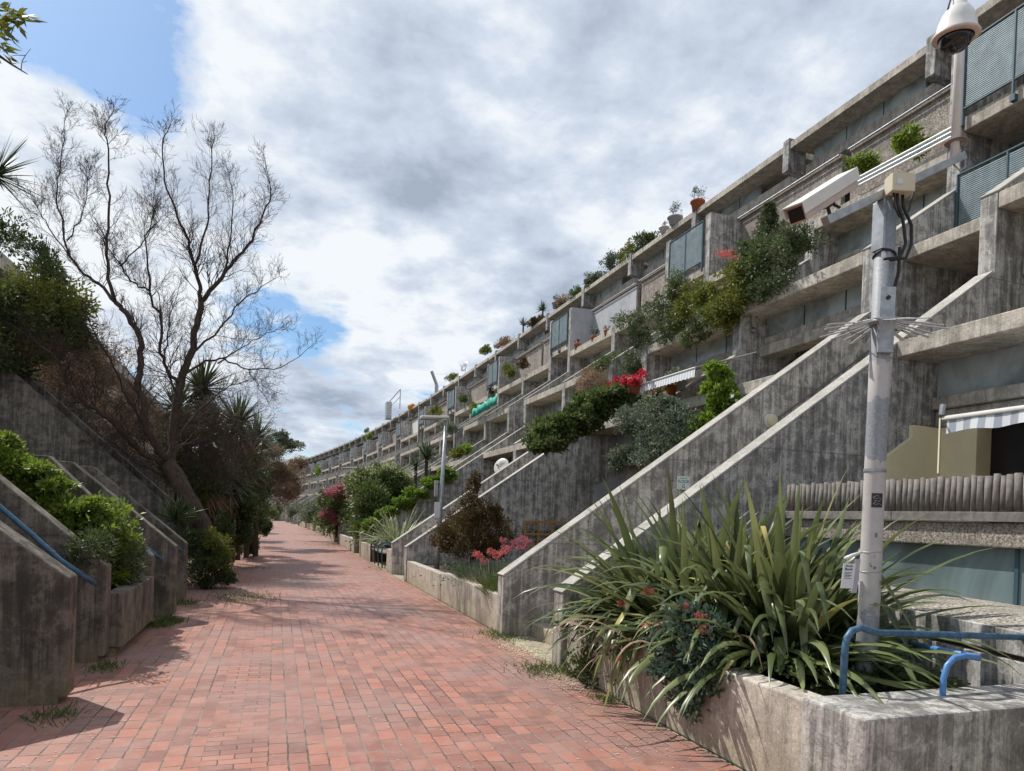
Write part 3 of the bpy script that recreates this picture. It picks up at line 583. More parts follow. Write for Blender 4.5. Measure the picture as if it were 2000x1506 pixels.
# paint scars
for px, py, w, h in ((1708, 1045, .03, .05), (1700, 1105, .02, .02), (1716, 1108, .03, .03)):
    z = at(px, py, Y=PY)[2]; curved(pp(z), w*.55, h*.6, plain('bare_scar', (.20, .19, .19), .6, var=.4, vs_=60), 'paint_scar', -.45 if px > 1705 else -.75, .0714)
# dome camera on its own white mast on the right end of the arm
dm = empty('dome_camera', tuple(aR)); tag(dm, 'white dome security camera hanging from a hooked white mast above the pole arm', 'camera')
def dpart(mb, name, m, bv=0, smooth=True): o = mb.build(name, m, dm, bv, smooth); o.location = tuple(-aR); return o
tb = np.array(on(1865, 300, Y=aR[1])); tt = np.array(on(1873, 95, Y=aR[1])); th_ = np.array(on(1866, -70, Y=aR[1]))
dpart(MB().tube([tb+np.array([.0, 0, -.03]), tt, th_+np.array([.03, 0, .0])], [.030, .030, .030], 20), 'mast', WHITEP)
dpart(MB().lathe(tuple(np.array(on(1868, 277, Y=aR[1]))), [(0, .006), (.075, .0), (.08, -.006), (.03, -.012), (.028, -.06)], 26), 'rain_collar', plain('rusty_flange', (.30, .22, .19), .6, var=.4, vs_=20))
dc = np.array(on(1868, 62, Y=aR[1]-.22)); tl = unit(np.array([-.05, -.10, 1.]))
dpart(MB().lathe(tuple(dc), [(.0, .20), (.045, .197), (.052, .165), (.07, .15), (.098, .11), (.118, .06), (.128, .0), (.142, -.015), (.145, -.032), (.118, -.04)], 40, tuple(tl)), 'housing', WHITEP)
dpart(MB().lathe(tuple(dc), [(.146, -.020), (.149, -.026), (.149, -.036), (.144, -.042), (.112, -.041)], 40, tuple(tl)), 'trim_ring', plain('peach_trim', (.62, .48, .41), .5, var=.2))
dpart(MB().lathe(tuple(dc), [(.105, -.038), (.104, -.06), (.09, -.095), (.06, -.122), (.02, -.134), (0, -.135)], 40, tuple(tl)), 'smoked_bubble', DARKG)
dpart(MB().tube([dc+tl*.19, dc+tl*.30, th_+np.array([.0, -.1, .05]), th_+np.array([.03, 0, 0])], .034, 16), 'neck', GALV)
dpart(MB().tube([dc+np.array([-.09, 0, .13]), dc+np.array([-.05, 0, .26]), dc+np.array([.0, 0, .42])], .005, 6), 'cable', BLACK)
dpart(MB().tube([tb+np.array([.02, -.02, -.02]), tb+np.array([.075, -.02, -.03]), tb+np.array([.085, -.02, -.09]), tb+np.array([.04, -.02, -.13]), tb+np.array([-.03, -.02, -.10])], .006, 6), 'cable_loop', GALV)
# box camera on the left end
b0 = np.array(on(1556, 415, Y=PY-.10)); b1 = np.array(on(1655, 352, Y=PY+.06)); bd = unit(b1-b0)
bu = unit(np.array([0, 0, 1.])-bd*bd[2]); bw = np.cross(bd, bu); bc_ = (b0+b1)/2
bx = empty('box_camera', tuple(bc_)); tag(bx, 'long cream box camera housing with sunshield tilted on the left end of the pole arm', 'camera')
def bpart(mb, name, m, bv=0, sm=False): o = mb.build(name, m, bx, bv, sm); o.location = tuple(-bc_); return o
ln_ = np.linalg.norm(b1-b0)/2+.03
bpart(MB().obox(bc_-bu*.012, bd*(ln_-.02), bw*.062, bu*.054), 'body', plain('pinkish_cream_housing', (.55, .45, .40), .5, var=.15), .005)
bpart(MB().obox(bc_+bu*.050, bd*ln_, bw*.072, bu*.005).obox(bc_+bw*.0695+bu*.012, bd*ln_, bw*.0025, bu*.034).obox(bc_-bw*.0695+bu*.012, bd*ln_, bw*.0025, bu*.034), 'sunshield', WHITEP, .002)
bpart(MB().obox(bc_-bd*(ln_-.018)-bu*.012, bd*.004, bw*.050, bu*.042), 'front_window', DARKG)
bpart(MB().lathe(tuple(bc_-bu*.066+bd*.02), [(0, .0), (.03, 0), (.036, -.012), (.03, -.02), (.012, -.024), (.012, -.06), (.018, -.07)], 20, tuple(bu)), 'swivel_mount', plain('dark_iron', (.06, .05, .05), .6, var=.2))
bpart(MB().tube([bc_+bd*.12-bu*.05, bc_+bd*.10-bu*.09, bc_+bd*.16-bu*.13], .010, 8), 'cable', BLACK, 0, True)
# paper notice in a plastic sleeve tied to the pole
nz_ = at(1660, 1130, Y=PY)[2]; npos = np.array(on(1660, 1125, Y=PY-.07)); nb_ = empty('hanging_notice', tuple(npos)); tag(nb_, 'white paper notice in a clear sleeve tied to the pole above the blue handrail', 'notice')
nd = unit(np.array([.95, -.30, 0])); nu = unit(np.array([.10, .0, 1.])); nn_ = np.cross(nd, nu)
PAPER = plain('white_paper', (.68, .68, .71), .6, var=.04)
def npart(mb, name, m, bv=0, sm=False, par=None): o = mb.build(name, m, par or nb_, bv, sm); o.location = tuple(-npos) if par is None else (0, 0, 0); return o
sheet = npart(MB().obox(npos-nd*.012, nd*.042, nn_*.002, nu*.085), 'paper_sheet', PAPER)
npart(MB().obox(npos+nd*.045+nn_*-.006, nd*.018, nn_*.002, nu*.115), 'folded_sheet', plain('grey_back_sheet', (.42, .40, .43), .6, var=.1))
npart(MB().tube([npos+nu*.115-nd*.045, npos+nu*.14, npos+nu*.165+nd*.06], [.017, .014, .008], 8), 'plastic_twist', plain('cloudy_plastic', (.68, .68, .66), .35, var=.15), 0, True)
for z0 in (.168, .03): ring = [pp(npos[2]+z0)+(vx*math.cos(a)+vy*math.sin(a))*.0725+plu*.006*math.cos(a) for a in np.linspace(0, 6.283, 25)]; npart(MB().tube(ring, .0022, 5, False), 'tie_wire', GALV)
npart(MB().obox(pp(npos[2]-.14)+vx*.076+vy*-.01, vx*.002+vy*.012, vy*.002, plu*.11), 'plastic_strip', plain('pale_plastic_strip', (.6, .58, .63), .4, var=.1)); npart(MB().obox(pp(npos[2]-.17)-vx*.080, vx*.010, vy*.002, plu*.13), 'plastic_strip', plain('pale_plastic_strip', (.5, .48, .53), .4, var=.1))
INK = plain('black_ink', (.02, .02, .025), .6, var=.05)
def text(s, size, pos, xd, yd, m, par, name='lettering', off=None):
    c = bpy.data.curves.new(name, 'FONT'); c.body = s; c.size = size; c.align_x = 'CENTER'; c.align_y = 'CENTER'; c.extrude = .0004; c.offset = size*.015
    o = bpy.data.objects.new(name, c); me = None; COL.objects.link(o); bpy.context.view_layer.update(); dg = bpy.context.evaluated_depsgraph_get(); me = bpy.data.meshes.new_from_object(o.evaluated_get(dg)); bpy.data.objects.remove(o)
    xd, yd = Vector(xd).normalized(), Vector(yd).normalized(); zd = xd.cross(yd); M = Matrix(((xd.x, yd.x, zd.x, pos[0]), (xd.y, yd.y, zd.y, pos[1]), (xd.z, yd.z, zd.z, pos[2]), (0, 0, 0, 1)))
    me.transform(M); me.materials.clear(); me.materials.append(m); q = link(name, me, par); return q
fn_ = -nn_ if nn_[1] > 0 else nn_
for s_, dz, sz in (('Archi', .068, .022), ('Book', .046, .024)):
    o = text(s_, sz, npos-nd*.014+nu*dz+fn_*.0035, nd, nu, INK, sheet)
for i, dz in enumerate((.022, .014, .004, -.003, -.016)):
    npart(MB().obox(npos-nd*(.014+.006*(i % 2))+nu*dz+fn_*.003, nd*(.024-.005*(i % 2)), nn_*.0004, nu*.0016), 'text_line', INK, par=None).parent = nb_
# ---------------------------------------------------------------- blue handrails
hr = empty('handrail', tuple(on(1645, 1352, Z=.6))); tag(hr, 'scuffed blue tubular handrail running right from a bent post in front of the camera pole', 'handrail')
h0 = np.array(on(1645, 1358, Z=.6)); hz = at(1800, 1238, Y=h0[1])[2]; hY = h0[1]
c = [h0+np.array([0, 0, -.1]), np.array(on(1650, 1270, Y=hY)), np.array(on(1654, 1246, Y=hY)), np.array(on(1664, 1232, Y=hY)), np.array(on(1682, 1226, Y=hY)), np.array(on(1712, 1236, Y=hY)), np.array(on(1800, 1238, Y=hY)), np.array(on(2000, 1245, Y=hY))+0, np.array(on(2300, 1250, Y=hY))]
o = MB().tube(c, .021, 16).build('rail_tube', BLUE, hr, 0, True); o.location = -hr.location
hr2 = empty('handrail', tuple(on(1845, 1358, Z=.6))); tag(hr2, 'bright blue handrail with a hooked end just behind the low wall, right of the pole', 'handrail')
BLUE2 = plain('bright_blue_paint', (.10, .27, .60), .35, var=.25, vs_=14); g0 = np.array(on(1840, 1365, Z=.6)); gY = g0[1]
pp_ = [g0+np.array([0, 0, -.1]), np.array(on(1843, 1325, Y=gY)), np.array(on(1850, 1300, Y=gY)), np.array(on(1864, 1285, Y=gY)), np.array(on(1885, 1281, Y=gY)), np.array(on(1912, 1286, Y=gY))]
o = MB().tube(pp_, .018, 14).build('rail_tube', BLUE2, hr2, 0, True); o.location = -hr2.location
o = MB().tube([np.array(on(1912, 1284, Y=gY)), np.array(on(1850, 1272, Y=gY+.3)), np.array(on(1770, 1254, Y=gY+.8)), np.array(on(1700, 1236, Y=gY+1.4))], .018, 14).build('rail_tube', BLUE2, hr2, 0, True); o.location = -hr2.location
def lrail(lab, pts, r, br=True):
    e = empty('handrail', tuple(pts[0])); tag(e, lab, 'handrail', 'blue handrails of the left stairs'); P = [np.array(q)-np.array(pts[0]) for q in pts]
    MB().tube(P, r, 14).build('rail_tube', BLUE, e, 0, True)
    if br: MB().tube([P[0]+(P[-1]-P[0])*.22, P[0]+(P[-1]-P[0])*.22+np.array([0, .02, -.07]), P[0]+(P[-1]-P[0])*.22+np.array([0, .17, -.10])], .008, 6).build('bracket', TEAL, e); MB().lathe(tuple(P[0]+(P[-1]-P[0])*.22+np.array([0, .20, -.10])), [(0, -.03), (.045, -.028), (.045, 0)], 16, (0, -1, 0)).build('wall_plate', TEAL, e)
lrail('long worn blue handrail down the nearest left stair', [on(186, 1140, Y=7.42), on(118, 1094, Y=7.42), on(60, 1042, Y=7.42), on(0, 990, Y=7.42), on(-200, 830, Y=7.42)], .024)
lrail('short blue rail end poking out beside the middle left stair wall', [on(319, 1096, Y=10.5), on(300, 1080, Y=10.5), on(240, 1030, Y=10.5), on(100, 915, Y=10.5)], .022, False)
lrail('grey-blue rail end between the two farther left stair walls', [on(357, 1077, Y=12.0), on(345, 1069, Y=12.0), on(300, 1033, Y=12.0), on(200, 950, Y=12.0)], .020, False)
# ---------------------------------------------------------------- awnings, fence, near-flat fittings
aw = empty('awning', (7.0, 4, 2.9)); tag(aw, 'white and grey striped awning with scalloped valance over the near terrace', 'awning')
AX = 7.14; ay1 = 5.72; V, F = [], []; n = 90
for i in range(n+1):
    y = ay1-(ay1+1.)*i/n; V += [(AX-7.0, y-4, 2.90-2.9), (AX-7.0-.015+.012*math.sin(i*.9), y-4, 2.72+.028*abs(math.sin(i*.26*1.6))-2.9)]
    if i: F.append((2*i-2, 2*i, 2*i+1, 2*i-1))
fast('valance', V, F, AWN, aw); MB().hexa([(.14, ay1-4, .0), (1.35, ay1-4, .22), (1.35, -5, .22), (.14, -5, .0), (.14, ay1-4, .012), (1.35, ay1-4, .232), (1.35, -5, .232), (.14, -5, .012)]).build('canopy', AWN, aw)
MB().tube([(.14, ay1-4+.05, .0), (.14, -5, .0)], .028, 10).build('front_bar', WHITEP, aw, 0, True); MB().tube([(.12, ay1-4+.06, .04), (.14, ay1-4+.06, .16)], .03, 8).build('hinge_bracket', GALV, aw)
MB().tube([on_-np.array([7, 4, 2.9]) for on_ in (np.array((7.1, ay1+.06, 2.9)), np.array(on(1832, 925, X=6.6)))], .009, 6).build('crank_pole', BEIGE, aw)
a2 = empty('awning', (6.9, 11.3, 4.4)); tag(a2, 'small pale scalloped awning above the pots and white flowers on the second bay', 'awning')
V, F = [], []; n = 60
A0, A1 = np.array(on(1250, 752, X=7.0)), np.array(on(1358, 718, X=7.0)); B0, B1 = np.array(on(1249, 768, X=6.98)), np.array(on(1356, 737, X=6.98)); off = np.array([6.9, 11.3, 4.4])
for i in range(n+1):
    q = i/n; u = A0+(A1-A0)*q-off; v = B0+(B1-B0)*q-off+np.array([0, 0, .02*abs(math.sin(i*.8))]); V += [tuple(u), tuple(v)]
    if i: F.append((2*i-2, 2*i, 2*i+1, 2*i-1))
fast('valance', V, F, AWN2, a2); c0_, c1_ = A0-off, A1-off; dx = np.array([1.3, 0, .42])
MB().hexa([c0_, c1_, c1_+dx, c0_+dx, c0_+[0, 0, .012], c1_+[0, 0, .012], c1_+dx+[0, 0, .012], c0_+dx+[0, 0, .012]]).build('canopy', AWN2, a2); MB().tube([c0_, c1_], .02, 8).build('front_bar', WHITEP, a2)
fe = empty('palisade_fence', (5.5, 3, 1.7)); tag(fe, 'low weathered log-roll fence along the near terrace edge', 'fence'); y = 6.3; i = 0
lg = MB()
while y > -.2:
    r = .027+.003*math.sin(i*1.7); lg.tube([(0+.006*math.sin(i*3), y-3, .09), (0.008*math.sin(i), y-3, .385+.010*math.sin(i*2.3))], [r, r*.97], 9); y -= 2*r+.006; i += 1
lg.build('half_round_pales', WOODG, fe, 0, True)
MB().box(-.05, .045, 1.9, 3.4, .005, .085).box(-.05, .045, -.6, 1.893, .005, .085).box(-.05, .045, -3.4, -.607, .005, .085).build('base_boards', WOODG, fe, .004)
# round lamp, sign and trellis
e = empty('bulkhead_light', on(1503, 822, Y=8.70)); tag(e, 'round cream bulkhead light on the dark stair wall', 'wall light')
MB().lathe((0, .0, 0), [(.0, .10), (.05, .10), (.085, .09), (.10, .065), (.10, .055)], 28, (0, -1, 0)).build('diffuser', BEIGE, e, 0, True); MB().lathe((0, 0, 0), [(.103, .06), (.108, .055), (.108, 0)], 28, (0, -1, 0)).build('rim', WHITEP, e, 0, True)
MB().tube([(.10, -.02, .02), (1.6, -.012, 1.07), (2.6, -.012, 1.8)], .012, 6).build('conduit', plain('grey_conduit', (.12, .12, .12), .7, var=.1), e)
sg = np.array([5.66, 8.70, 2.20]); e = empty('floor_sign', tuple(sg)); tag(e, 'small white floor number sign fixed on the stair wall behind the flax', 'sign')
pn = MB().box(-.11, .11, -.012, .0, -.10, .10).build('sign_plate', plain('sign_white', (.58, .66, .66), .5, var=.04), e, .003); TI = plain('teal_ink', (.03, .13, .14), .5, var=.05)
for s_, z, q in (('Rowley Way', .07, .022), ('FLOOR', .02, .060), ('G', -.05, .075)): text(s_, q, (0, -.0135, z), (1, 0, 0), (0, 0, 1), TI, pn)
e = empty('wooden_trellis', tuple(on(1022, 1070, Y=15.8))); tag(e, 'orange-stained square-grid timber frame against the dark stair wall behind red valerian', 'trellis')
m = MB(); 
for q in (0, .36, .72, 1.1, 1.5): m.box(q, q+.045, -.02, .02, 0, .68)
for z in (.63, .32, 0): m.box(-.0, 1.545, -.022, .022, z, z+.045)
m.build('frame', WOODO, e, .003)
bush('climber', [((.75, .08, .3), (.8, .05, .3), 500, 20)], .05, .03, L_DARK, e)
# ---------------------------------------------------------------- bench
bn = empty('bench', tuple(onstreet(3.0, 21.2))); tag(bn, 'timber slat bench with dark blue-green tubular arms beside the planter block', 'bench')
for k in range(4): MB().box(-.02+.12*k, .085+.12*k, -1.25, 1.25, .41, .45).build('seat_slat', WOODG, bn, .004)
for y in (-1.2, -.4, .4, 1.2): MB().tube([(-.02, y, 0), (-.05, y, .45), (-.03, y, .63), (.03, y, .68), (.44, y, .69), (.5, y, .60), (.5, y, .0)], .022, 8).build('arm_frame', TEAL if y < .9 else BLACK, bn, 0, True)
# ---------------------------------------------------------------- lamp posts
def lamp(lab, base, h, hd, r=.05, lean=.06):
    e = empty('lamp_post', tuple(base)); tag(e, lab, 'lamp post', 'grey lamp posts on the right side'); top = np.array([lean*h*.5, 0, h])
    MB().tube([(0, 0, -.02), tuple(top*.45), tuple(top)], [r*1.25, r, r*.75], 12).build('shaft', GALV, e, 0, True)
    a = top; b = top+np.array([-hd, 0, .02])
    MB().obox((a+b)/2+np.array([.05, 0, .03]), [hd/2, 0, .02], [0, .09, 0], [0, 0, .028]).build('lamp_head', WHITEP, e, .02); MB().obox((a+b)/2+np.array([-.03, 0, -.012]), [hd/2-.07, 0, .02], [0, .075, 0], [0, 0, .02]).build('diffuser', plain('grimy_diffuser', (.30, .31, .30), .4, var=.3), e, .01)
    MB().tube([(0, 0, h*.28), (0, 0, h*.28+.0)], r*1.3, 8).build('collar', GALV, e)
    return e
l1 = lamp('grey lamp post nearest the camera, behind the rusty conifer, with a small white notice', onstreet(3.35, 14.6, .1), 3.58, .62)
MB().box(-.10, .02, -.085, -.065, 1.45, 1.78).build('small_notice', PAPER, l1); MB().box(-.10, -.03, -.06, .05, 1.9, 2.25).build('control_box', GALV, l1, .006)
lamp('second lamp post, its head showing above the tall green shrub', onstreet(3.5, 33., .1), 3.55, .75)
lamp('third lamp post, small and far beside the pink-flowered tree', onstreet(3.3, 52., .1), 3.5, .75)
# ---------------------------------------------------------------- dish, crane, netting, pots
def dish(lab, c, r, d, m=WHITEP):
    e = empty('satellite_dish', tuple(c)); tag(e, lab, 'satellite dish'); d = unit(np.array(d, float))
    MB().lathe((0, 0, 0), [(0, -.06*r*2), (r*.5, -.045*r*2), (r*.85, -.01), (r, .02), (r*.985, .028), (r*.5, -.03*r*2), (0, -.05*r*2)], 30, tuple(d)).build('reflector', m, e, 0, True)
    MB().tube([tuple(-d*.02+np.array([0, 0, -r*.8])), tuple(d*r*.9+np.array([0, 0, -r*.1]))], .012, 6).build('feed_arm', GALV, e); MB().lathe(tuple(d*r*.9+np.array([0, 0, -r*.1])), [(0, -.05), (.03, -.05), (.03, .04), (0, .04)], 10, tuple(d)).build('feed_horn', GALV, e); MB().tube([tuple(-d*.1), tuple(-d*.1+np.array([0, 0, -r*1.3]))], .02, 6).build('mount', GALV, e)
dish('white satellite dish standing behind the third stair wall', at(980, 912, X=6.6), .28, (-.75, -.55, .25)); dish('grey satellite dish on the roof edge', at(907, 716, X=13.6), .42, (-.9, -.3, .3), GALV)
e = empty('tower_crane', tuple(at(850, 790, Y=420))); tag(e, 'tiny distant tower crane leaning above the roofline', 'crane'); c_ = at(850, 790, Y=420); q0 = at(843, 725, Y=420)-c_; q1 = at(853, 752, Y=420)-c_
m = MB().tube([(0, 0, -60), tuple(q1)], 1.2, 4); m.build('mast', GALV, e); MB().tube([tuple(q1), tuple(q0)], 1.0, 4).build('jib', GALV, e)
V, F = [], []; n = 40; nA, nB = at(922, 805, X=8.9), at(972, 775, X=8.9)
for i in range(n+1):
    q = i/n; u = nA+(nB-nA)*q; V += [tuple(u+[.03*math.sin(i*1.1), 0, .12+.05*math.sin(i*.7)]), tuple(u+[.06*math.sin(i*1.4), 0, -.22-.08*abs(math.sin(i*.5))])]
    if i: F.append((2*i-2, 2*i, 2*i+1, 2*i-1))
o = fast('shade_netting', V, F, GREEN); s_ = o.modifiers.new('s', 'SOLIDIFY'); s_.thickness = .01; tag(o, 'crumpled turquoise-green netting tied along a balcony edge', 'netting')
def pot(lab, c, r, h, m, plant=None):
    e = empty('plant_pot', tuple(c)); tag(e, lab, 'plant pot', 'pots on the balconies and roof edge'); MB().lathe((0, 0, 0), [(0, 0), (r*.7, 0), (r*.95, h*.82), (r*1.08, h*.82), (r*1.08, h), (r*.9, h), (r*.88, h*.9), (0, h*.9)], 18).build('pot', m, e, 0, True)
    if plant:
        segs = []
        def gr(p, d, l, rr, lv):
            q = p+d*l; segs.append((p, q, rr, rr*.7))
            if lv: 
                for _ in range(3): gr(q, unit(d+rng.normal(size=3)*.55+[0, 0, .2]), l*.72, rr*.6, lv-1)
        for _ in range(4): gr(np.array([0, 0, h*.9]), unit(rng.normal(size=3)*.35+[0, 0, 1]), plant*.38, .012, 3)
        twigs('bare_stems', segs, TWIG, e)
        if plant > .3: bush('leaves', [((0, 0, h+plant*.7), (plant*.45, plant*.45, plant*.45), 160, 14)], .06, .03, L_GREY, e)
    return e
pot('terracotta pot at the corner above the ivy, beside the red geraniums', at(1240, 768, X=6.95), .16, .30, TERRA)
pot('terracotta pot with bare stems on the roof edge above the first landing railing', at(1362, 412, X=13.75), .24, .34, TERRA, .5)
pot('grey stone pot with a leafy shrub on the roof edge', at(1318, 440, X=13.75), .27, .30, GREYP, .5)
pot('low white pot on the roof edge', at(1297, 455, X=13.75), .2, .2, WHITEP, .28)
for i, (lab, px, py, X, r, m_) in enumerate((('small terracotta pot on the third-bay planter edge', 1186, 657, 11.0, .13, TERRA), ('terracotta pot left of it on the third-bay planter edge', 1160, 668, 11.0, .12, TERRA), ('terracotta pot under the dry creeper', 1128, 683, 11.0, .14, TERRA), ('pale pot on the roof edge by the cordyline', 1085, 603, 13.8, .2, GREYP), ('dark pot on the fourth-bay edge', 960, 768, 11.0, .18, BLACK), ('round terracotta pot on the roof edge above the painted wall', 1148, 560, 13.8, .2, TERRA), ('pale pot on the second-bay ledge by the daisies', 1330, 762, 7.55, .11, GREYP), ('terracotta pot under the small awning among red flowers', 1312, 772, 7.6, .11, TERRA))):
    pot(lab, at(px, py, X=X), r, r*1.7, m_, .22 if i % 2 == 0 else .34)
# rainwater pipes in the open stairs
for k in range(0, 5):
    (ox, oy), th = frame(YA+P_*k); e = empty('rainwater_pipe', (ox+12.9, oy+P_-.35, 4.7), th); tag(e, ['black rainwater pipe in the nearest open stair landing', 'black rainwater pipe in the second open stair landing', 'black rainwater pipe in the third open stair landing', 'black rainwater pipe in the fourth open stair landing', 'black rainwater pipe in the fifth open stair landing'][k], 'pipe', 'rainwater pipes in the open stairs')
    MB().tube([(0, 0, 0), (0, 0, 3.6), (-.6, -.1, 3.72)], .05, 8).build('pipe', BLACK, e, 0, True); MB().lathe((0, 0, 2.1), [(.05, -.08), (.075, -.08), (.075, .08), (.05, .08)], 12).build('collar', BLACK, e)
# ================================================================ vegetation
def plant(name, lab, cat, base, group=None): e = empty(name, tuple(base)); tag(e, lab, cat, group); return e
def rel(e, c): return tuple(np.array(c)-np.array(e.location))
# --- giant flax in the foreground
fx = plant('flax_plant', 'huge clump of long strappy flax leaves spilling over the foreground planter', 'flax', (3.85, 5.0, .5))
for (dx_, dy_), n in (((0, .1), 140), ((-.1, .6), 120), ((-.1, 1.1), 60), ((.05, -.5), 110), ((.35, .1), 70)):
    blades(n, (dx_, dy_, 0), .24, 1.54, .108, (.10, 1.35), L_BLADE, 'leaf_fan', fx, 10, None, .70, 1., ledge=(-.93, .10))
for (dx_, dy_), n in (((0, .1), 90), ((-.1, .8), 90), ((.05, -.6), 90)):
    blades(n, (dx_, dy_, 0), .25, 1.45, .105, (.35, 1.2), L_BLADE, 'arching_leaves', fx, 11, None, .40, 1., ledge=(-.93, .10))
for (dx_, dy_), n in (((-.25, .1), 90), ((-.2, -.7), 90), ((-.25, .9), 120)):
    blades(n, (dx_, dy_, .0), .25, 1.15, .085, (.9, 1.6), L_BLADE, 'drooping_leaves', fx, 9, None, .28, 1.1, ledge=(-.93, .10))
blades(70, (-.2, .2, 0), .8, 1.1, .035, (.9, 1.5), L_BROWN, 'dead_leaves', fx, 9, None, .2, 1.2, ledge=(-.93, .10))
ug = plant('ground_ivy', 'dark leafy undergrowth trailing over the foreground planter wall under the flax', 'ground cover', (3.2, 5.3, .45)); ug['kind'] = 'stuff'
bush('leaves', [((0, .9, .0), (.35, .75, .35), 5200, 60), ((.3, -.9, .05), (.5, 1.0, .28), 4200, 50), ((-.22, .9, -.25), (.15, .6, .35), 1800, 25), ((.5, .2, .1), (.6, 1.2, .3), 2500, 30), ((.7, -1.65, .07), (.75, .22, .14), 2600, 30)], .05, .028, L_DARK, ug)
vr = plant('valerian', 'red-flowered valerian with blue-green leaves growing low in the foreground flax', 'flower', (3.0, 4.35, .5))
bush('leaves', [((-.02, .1, .12), (.20, .5, .26), 2600, 34), ((-.1, -.1, -.02), (.12, .35, .16), 900, 20)], .06, .032, leafmat('bluish_leaves', (.05, .10, .07), (.13, .20, .14), (.25, .33, .25)), vr)
for i, (px, py) in enumerate(((1215, 1180), (1335, 1185), (1368, 1205), (1268, 1155), (1290, 1218), (1262, 1222), (1320, 1282), (1282, 1280), (1380, 1300), (1212, 1290), (1378, 1230), (1185, 1222), (1340, 1262))):
    c = at(px, py, X=2.88+.03*(i % 3)); P, D = clumps(rel(vr, c), (.036, .036, .030), 150, 14, .4); V, F = leafset(P, D, .014, .011); fast('flower_head', V, F, L_CORAL, vr)
# --- first bay planter: conifer, lavender mounds, valerian
cf = plant('rusty_conifer', 'squat conifer with rust-brown and yellow-green foliage in the first planter', 'conifer', (3.75, 13.2, .4))
cc = [((0, 0, .75), (.62, .62, .55), 9000, 90), ((-.05, 0, 1.35), (.33, .33, .5), 3500, 45), ((-.02, 0, 1.85), (.14, .14, .3), 900, 16), ((.45, -.2, .75), (.38, .38, .36), 3500, 36), ((-.5, -.1, .8), (.3, .3, .28), 2500, 28), ((.3, -.2, 1.25), (.28, .28, .25), 1800, 22)]
bush('foliage', cc, .055, .024, L_RUST, cf); MB().tube([(0, 0, 0), (.02, 0, .6)], .05, 8).build('trunk', BARK, cf)
lv = plant('lavender', 'broad mound of spiky grey-green lavender with a dry straw centre', 'shrub', (3.75, 11.2, .42))
blades(1500, (.0, .0, 0), .75, .42, .012, (.1, 1.2), L_GREY, 'stems', lv, 4, None, .9); blades(500, (-.35, -.5, 0), .4, .3, .01, (.5, 1.5), L_LITTER, 'dry_stems', lv, 4, None, .6)
bush('foliage', [((0, .1, .12), (.75, .85, .24), 3000, 50)], .05, .016, L_MID, lv)
lv2 = plant('lavender', 'small dark green spiky tuft at the near end of the first planter', 'shrub', (3.2, 9.55, .42)); blades(900, (0, 0, 0), .26, .30, .010, (.1, 1.1), L_MID, 'stems', lv2, 4, None, .9)
gd = plant('ground_cover', 'pale silvery ground cover and weeds along the first planter', 'ground cover', (3.5, 12, .43)); gd['kind'] = 'stuff'
bush('leaves', [((.15, 1.5, .05), (.3, 1.6, .1), 1800, 40), ((.6, 0, .03), (1.6, 3, .1), 2500, 60)], .05, .03, L_GREY, gd)
for i, (lab, b, hd) in enumerate((('red valerian in front, lowest of those in the first planter', (3.3, 9.25, .45), [(1000, 1130), (1008, 1145), (990, 1150), (1002, 1112), (975, 1142)]), ('red valerian beside the lavender mound', (3.35, 9.9, .45), [(935, 1085), (945, 1095), (930, 1080), (970, 1085), (960, 1078), (985, 1075)]), ('tall dark pink valerian in front of the timber trellis', (4.0, 10.0, .45), [(1002, 1060), (1012, 1058), (1022, 1052), (1030, 1060), (1015, 1070), (1025, 1068), (985, 1068), (988, 1072), (1000, 1072), (983, 1055)]))):
    v = plant('valerian', lab, 'flower', b, 'valerian plants in the first planter'); bush('leaves', [((0, 0, .16+.12*(i == 2)), (.22, .25, .2+.1*(i == 2)), 700, 24)], .06, .03, [L_GREY, L_MID, L_OLIVE][i], v)
    for px, py in hd: c = at(px, py, X=b[0]+.02); P, D = clumps(rel(v, c), (.06, .065, .055), 170, 12, .4); V, F = leafset(P, D, .024, .018); fast('flower_head', V, F, L_CORAL if i < 2 else L_PINK, v)
# --- plants of the farther right planters
f2 = plant('flax_plant', 'arching pale variegated flax behind the slat bench', 'flax', tuple(onstreet(3.9, 22.6, .45))); blades(190, (0, 0, 0), .4, 1.5, .05, (.2, 1.3), leafmat('variegated_blades', (.20, .25, .10), (.42, .46, .26), (.6, .62, .45), .3, .35), 'leaf_fan', f2, 8, None, .35); blades(120, (-.2, .9, 0), .5, 1.0, .03, (.5, 1.5), L_OLIVE, 'lower_leaves', f2, 7, None, .2)
ts = plant('tall_shrub', 'large rounded glossy green shrub towering behind the bench', 'shrub', tuple(onstreet(3.7, 27.5, .4)))
bush('foliage', [((0, 0, 1.4), (1.35, 1.5, 1.25), 15000, 120), ((-.3, 0, 2.2), (1.0, 1.0, .7), 6000, 60), ((.5, -.4, 2.5), (.8, .8, .6), 4500, 40), ((-.4, -.6, .5), (.7, .8, .5), 3500, 30), ((1.2, -.3, 1.6), (.8, .8, .9), 4000, 40)], .12, .06, L_MID, ts); bush('highlight_leaves', [((-.1, -.2, 2.1), (1.3, 1.3, 1.1), 2200, 60)], .11, .06, leafmat('pale_highlight_leaves', (.25, .30, .12), (.45, .48, .28), None, .4), ts); MB().tube([(0, 0, -.1), (.1, 0, 1.4)], .08, 8).build('trunk', BARK, ts)  # scattered paler leaves put highlights into the crown's colour
pk = plant('pink_flowering_tree', 'small tree covered in deep pink blossom behind the tall shrub', 'tree', tuple(onstreet(2.9, 35, .4))); MB().tube([(0, 0, -.1), (.0, 0, 1.8)], .07, 8).build('trunk', BARK, pk)
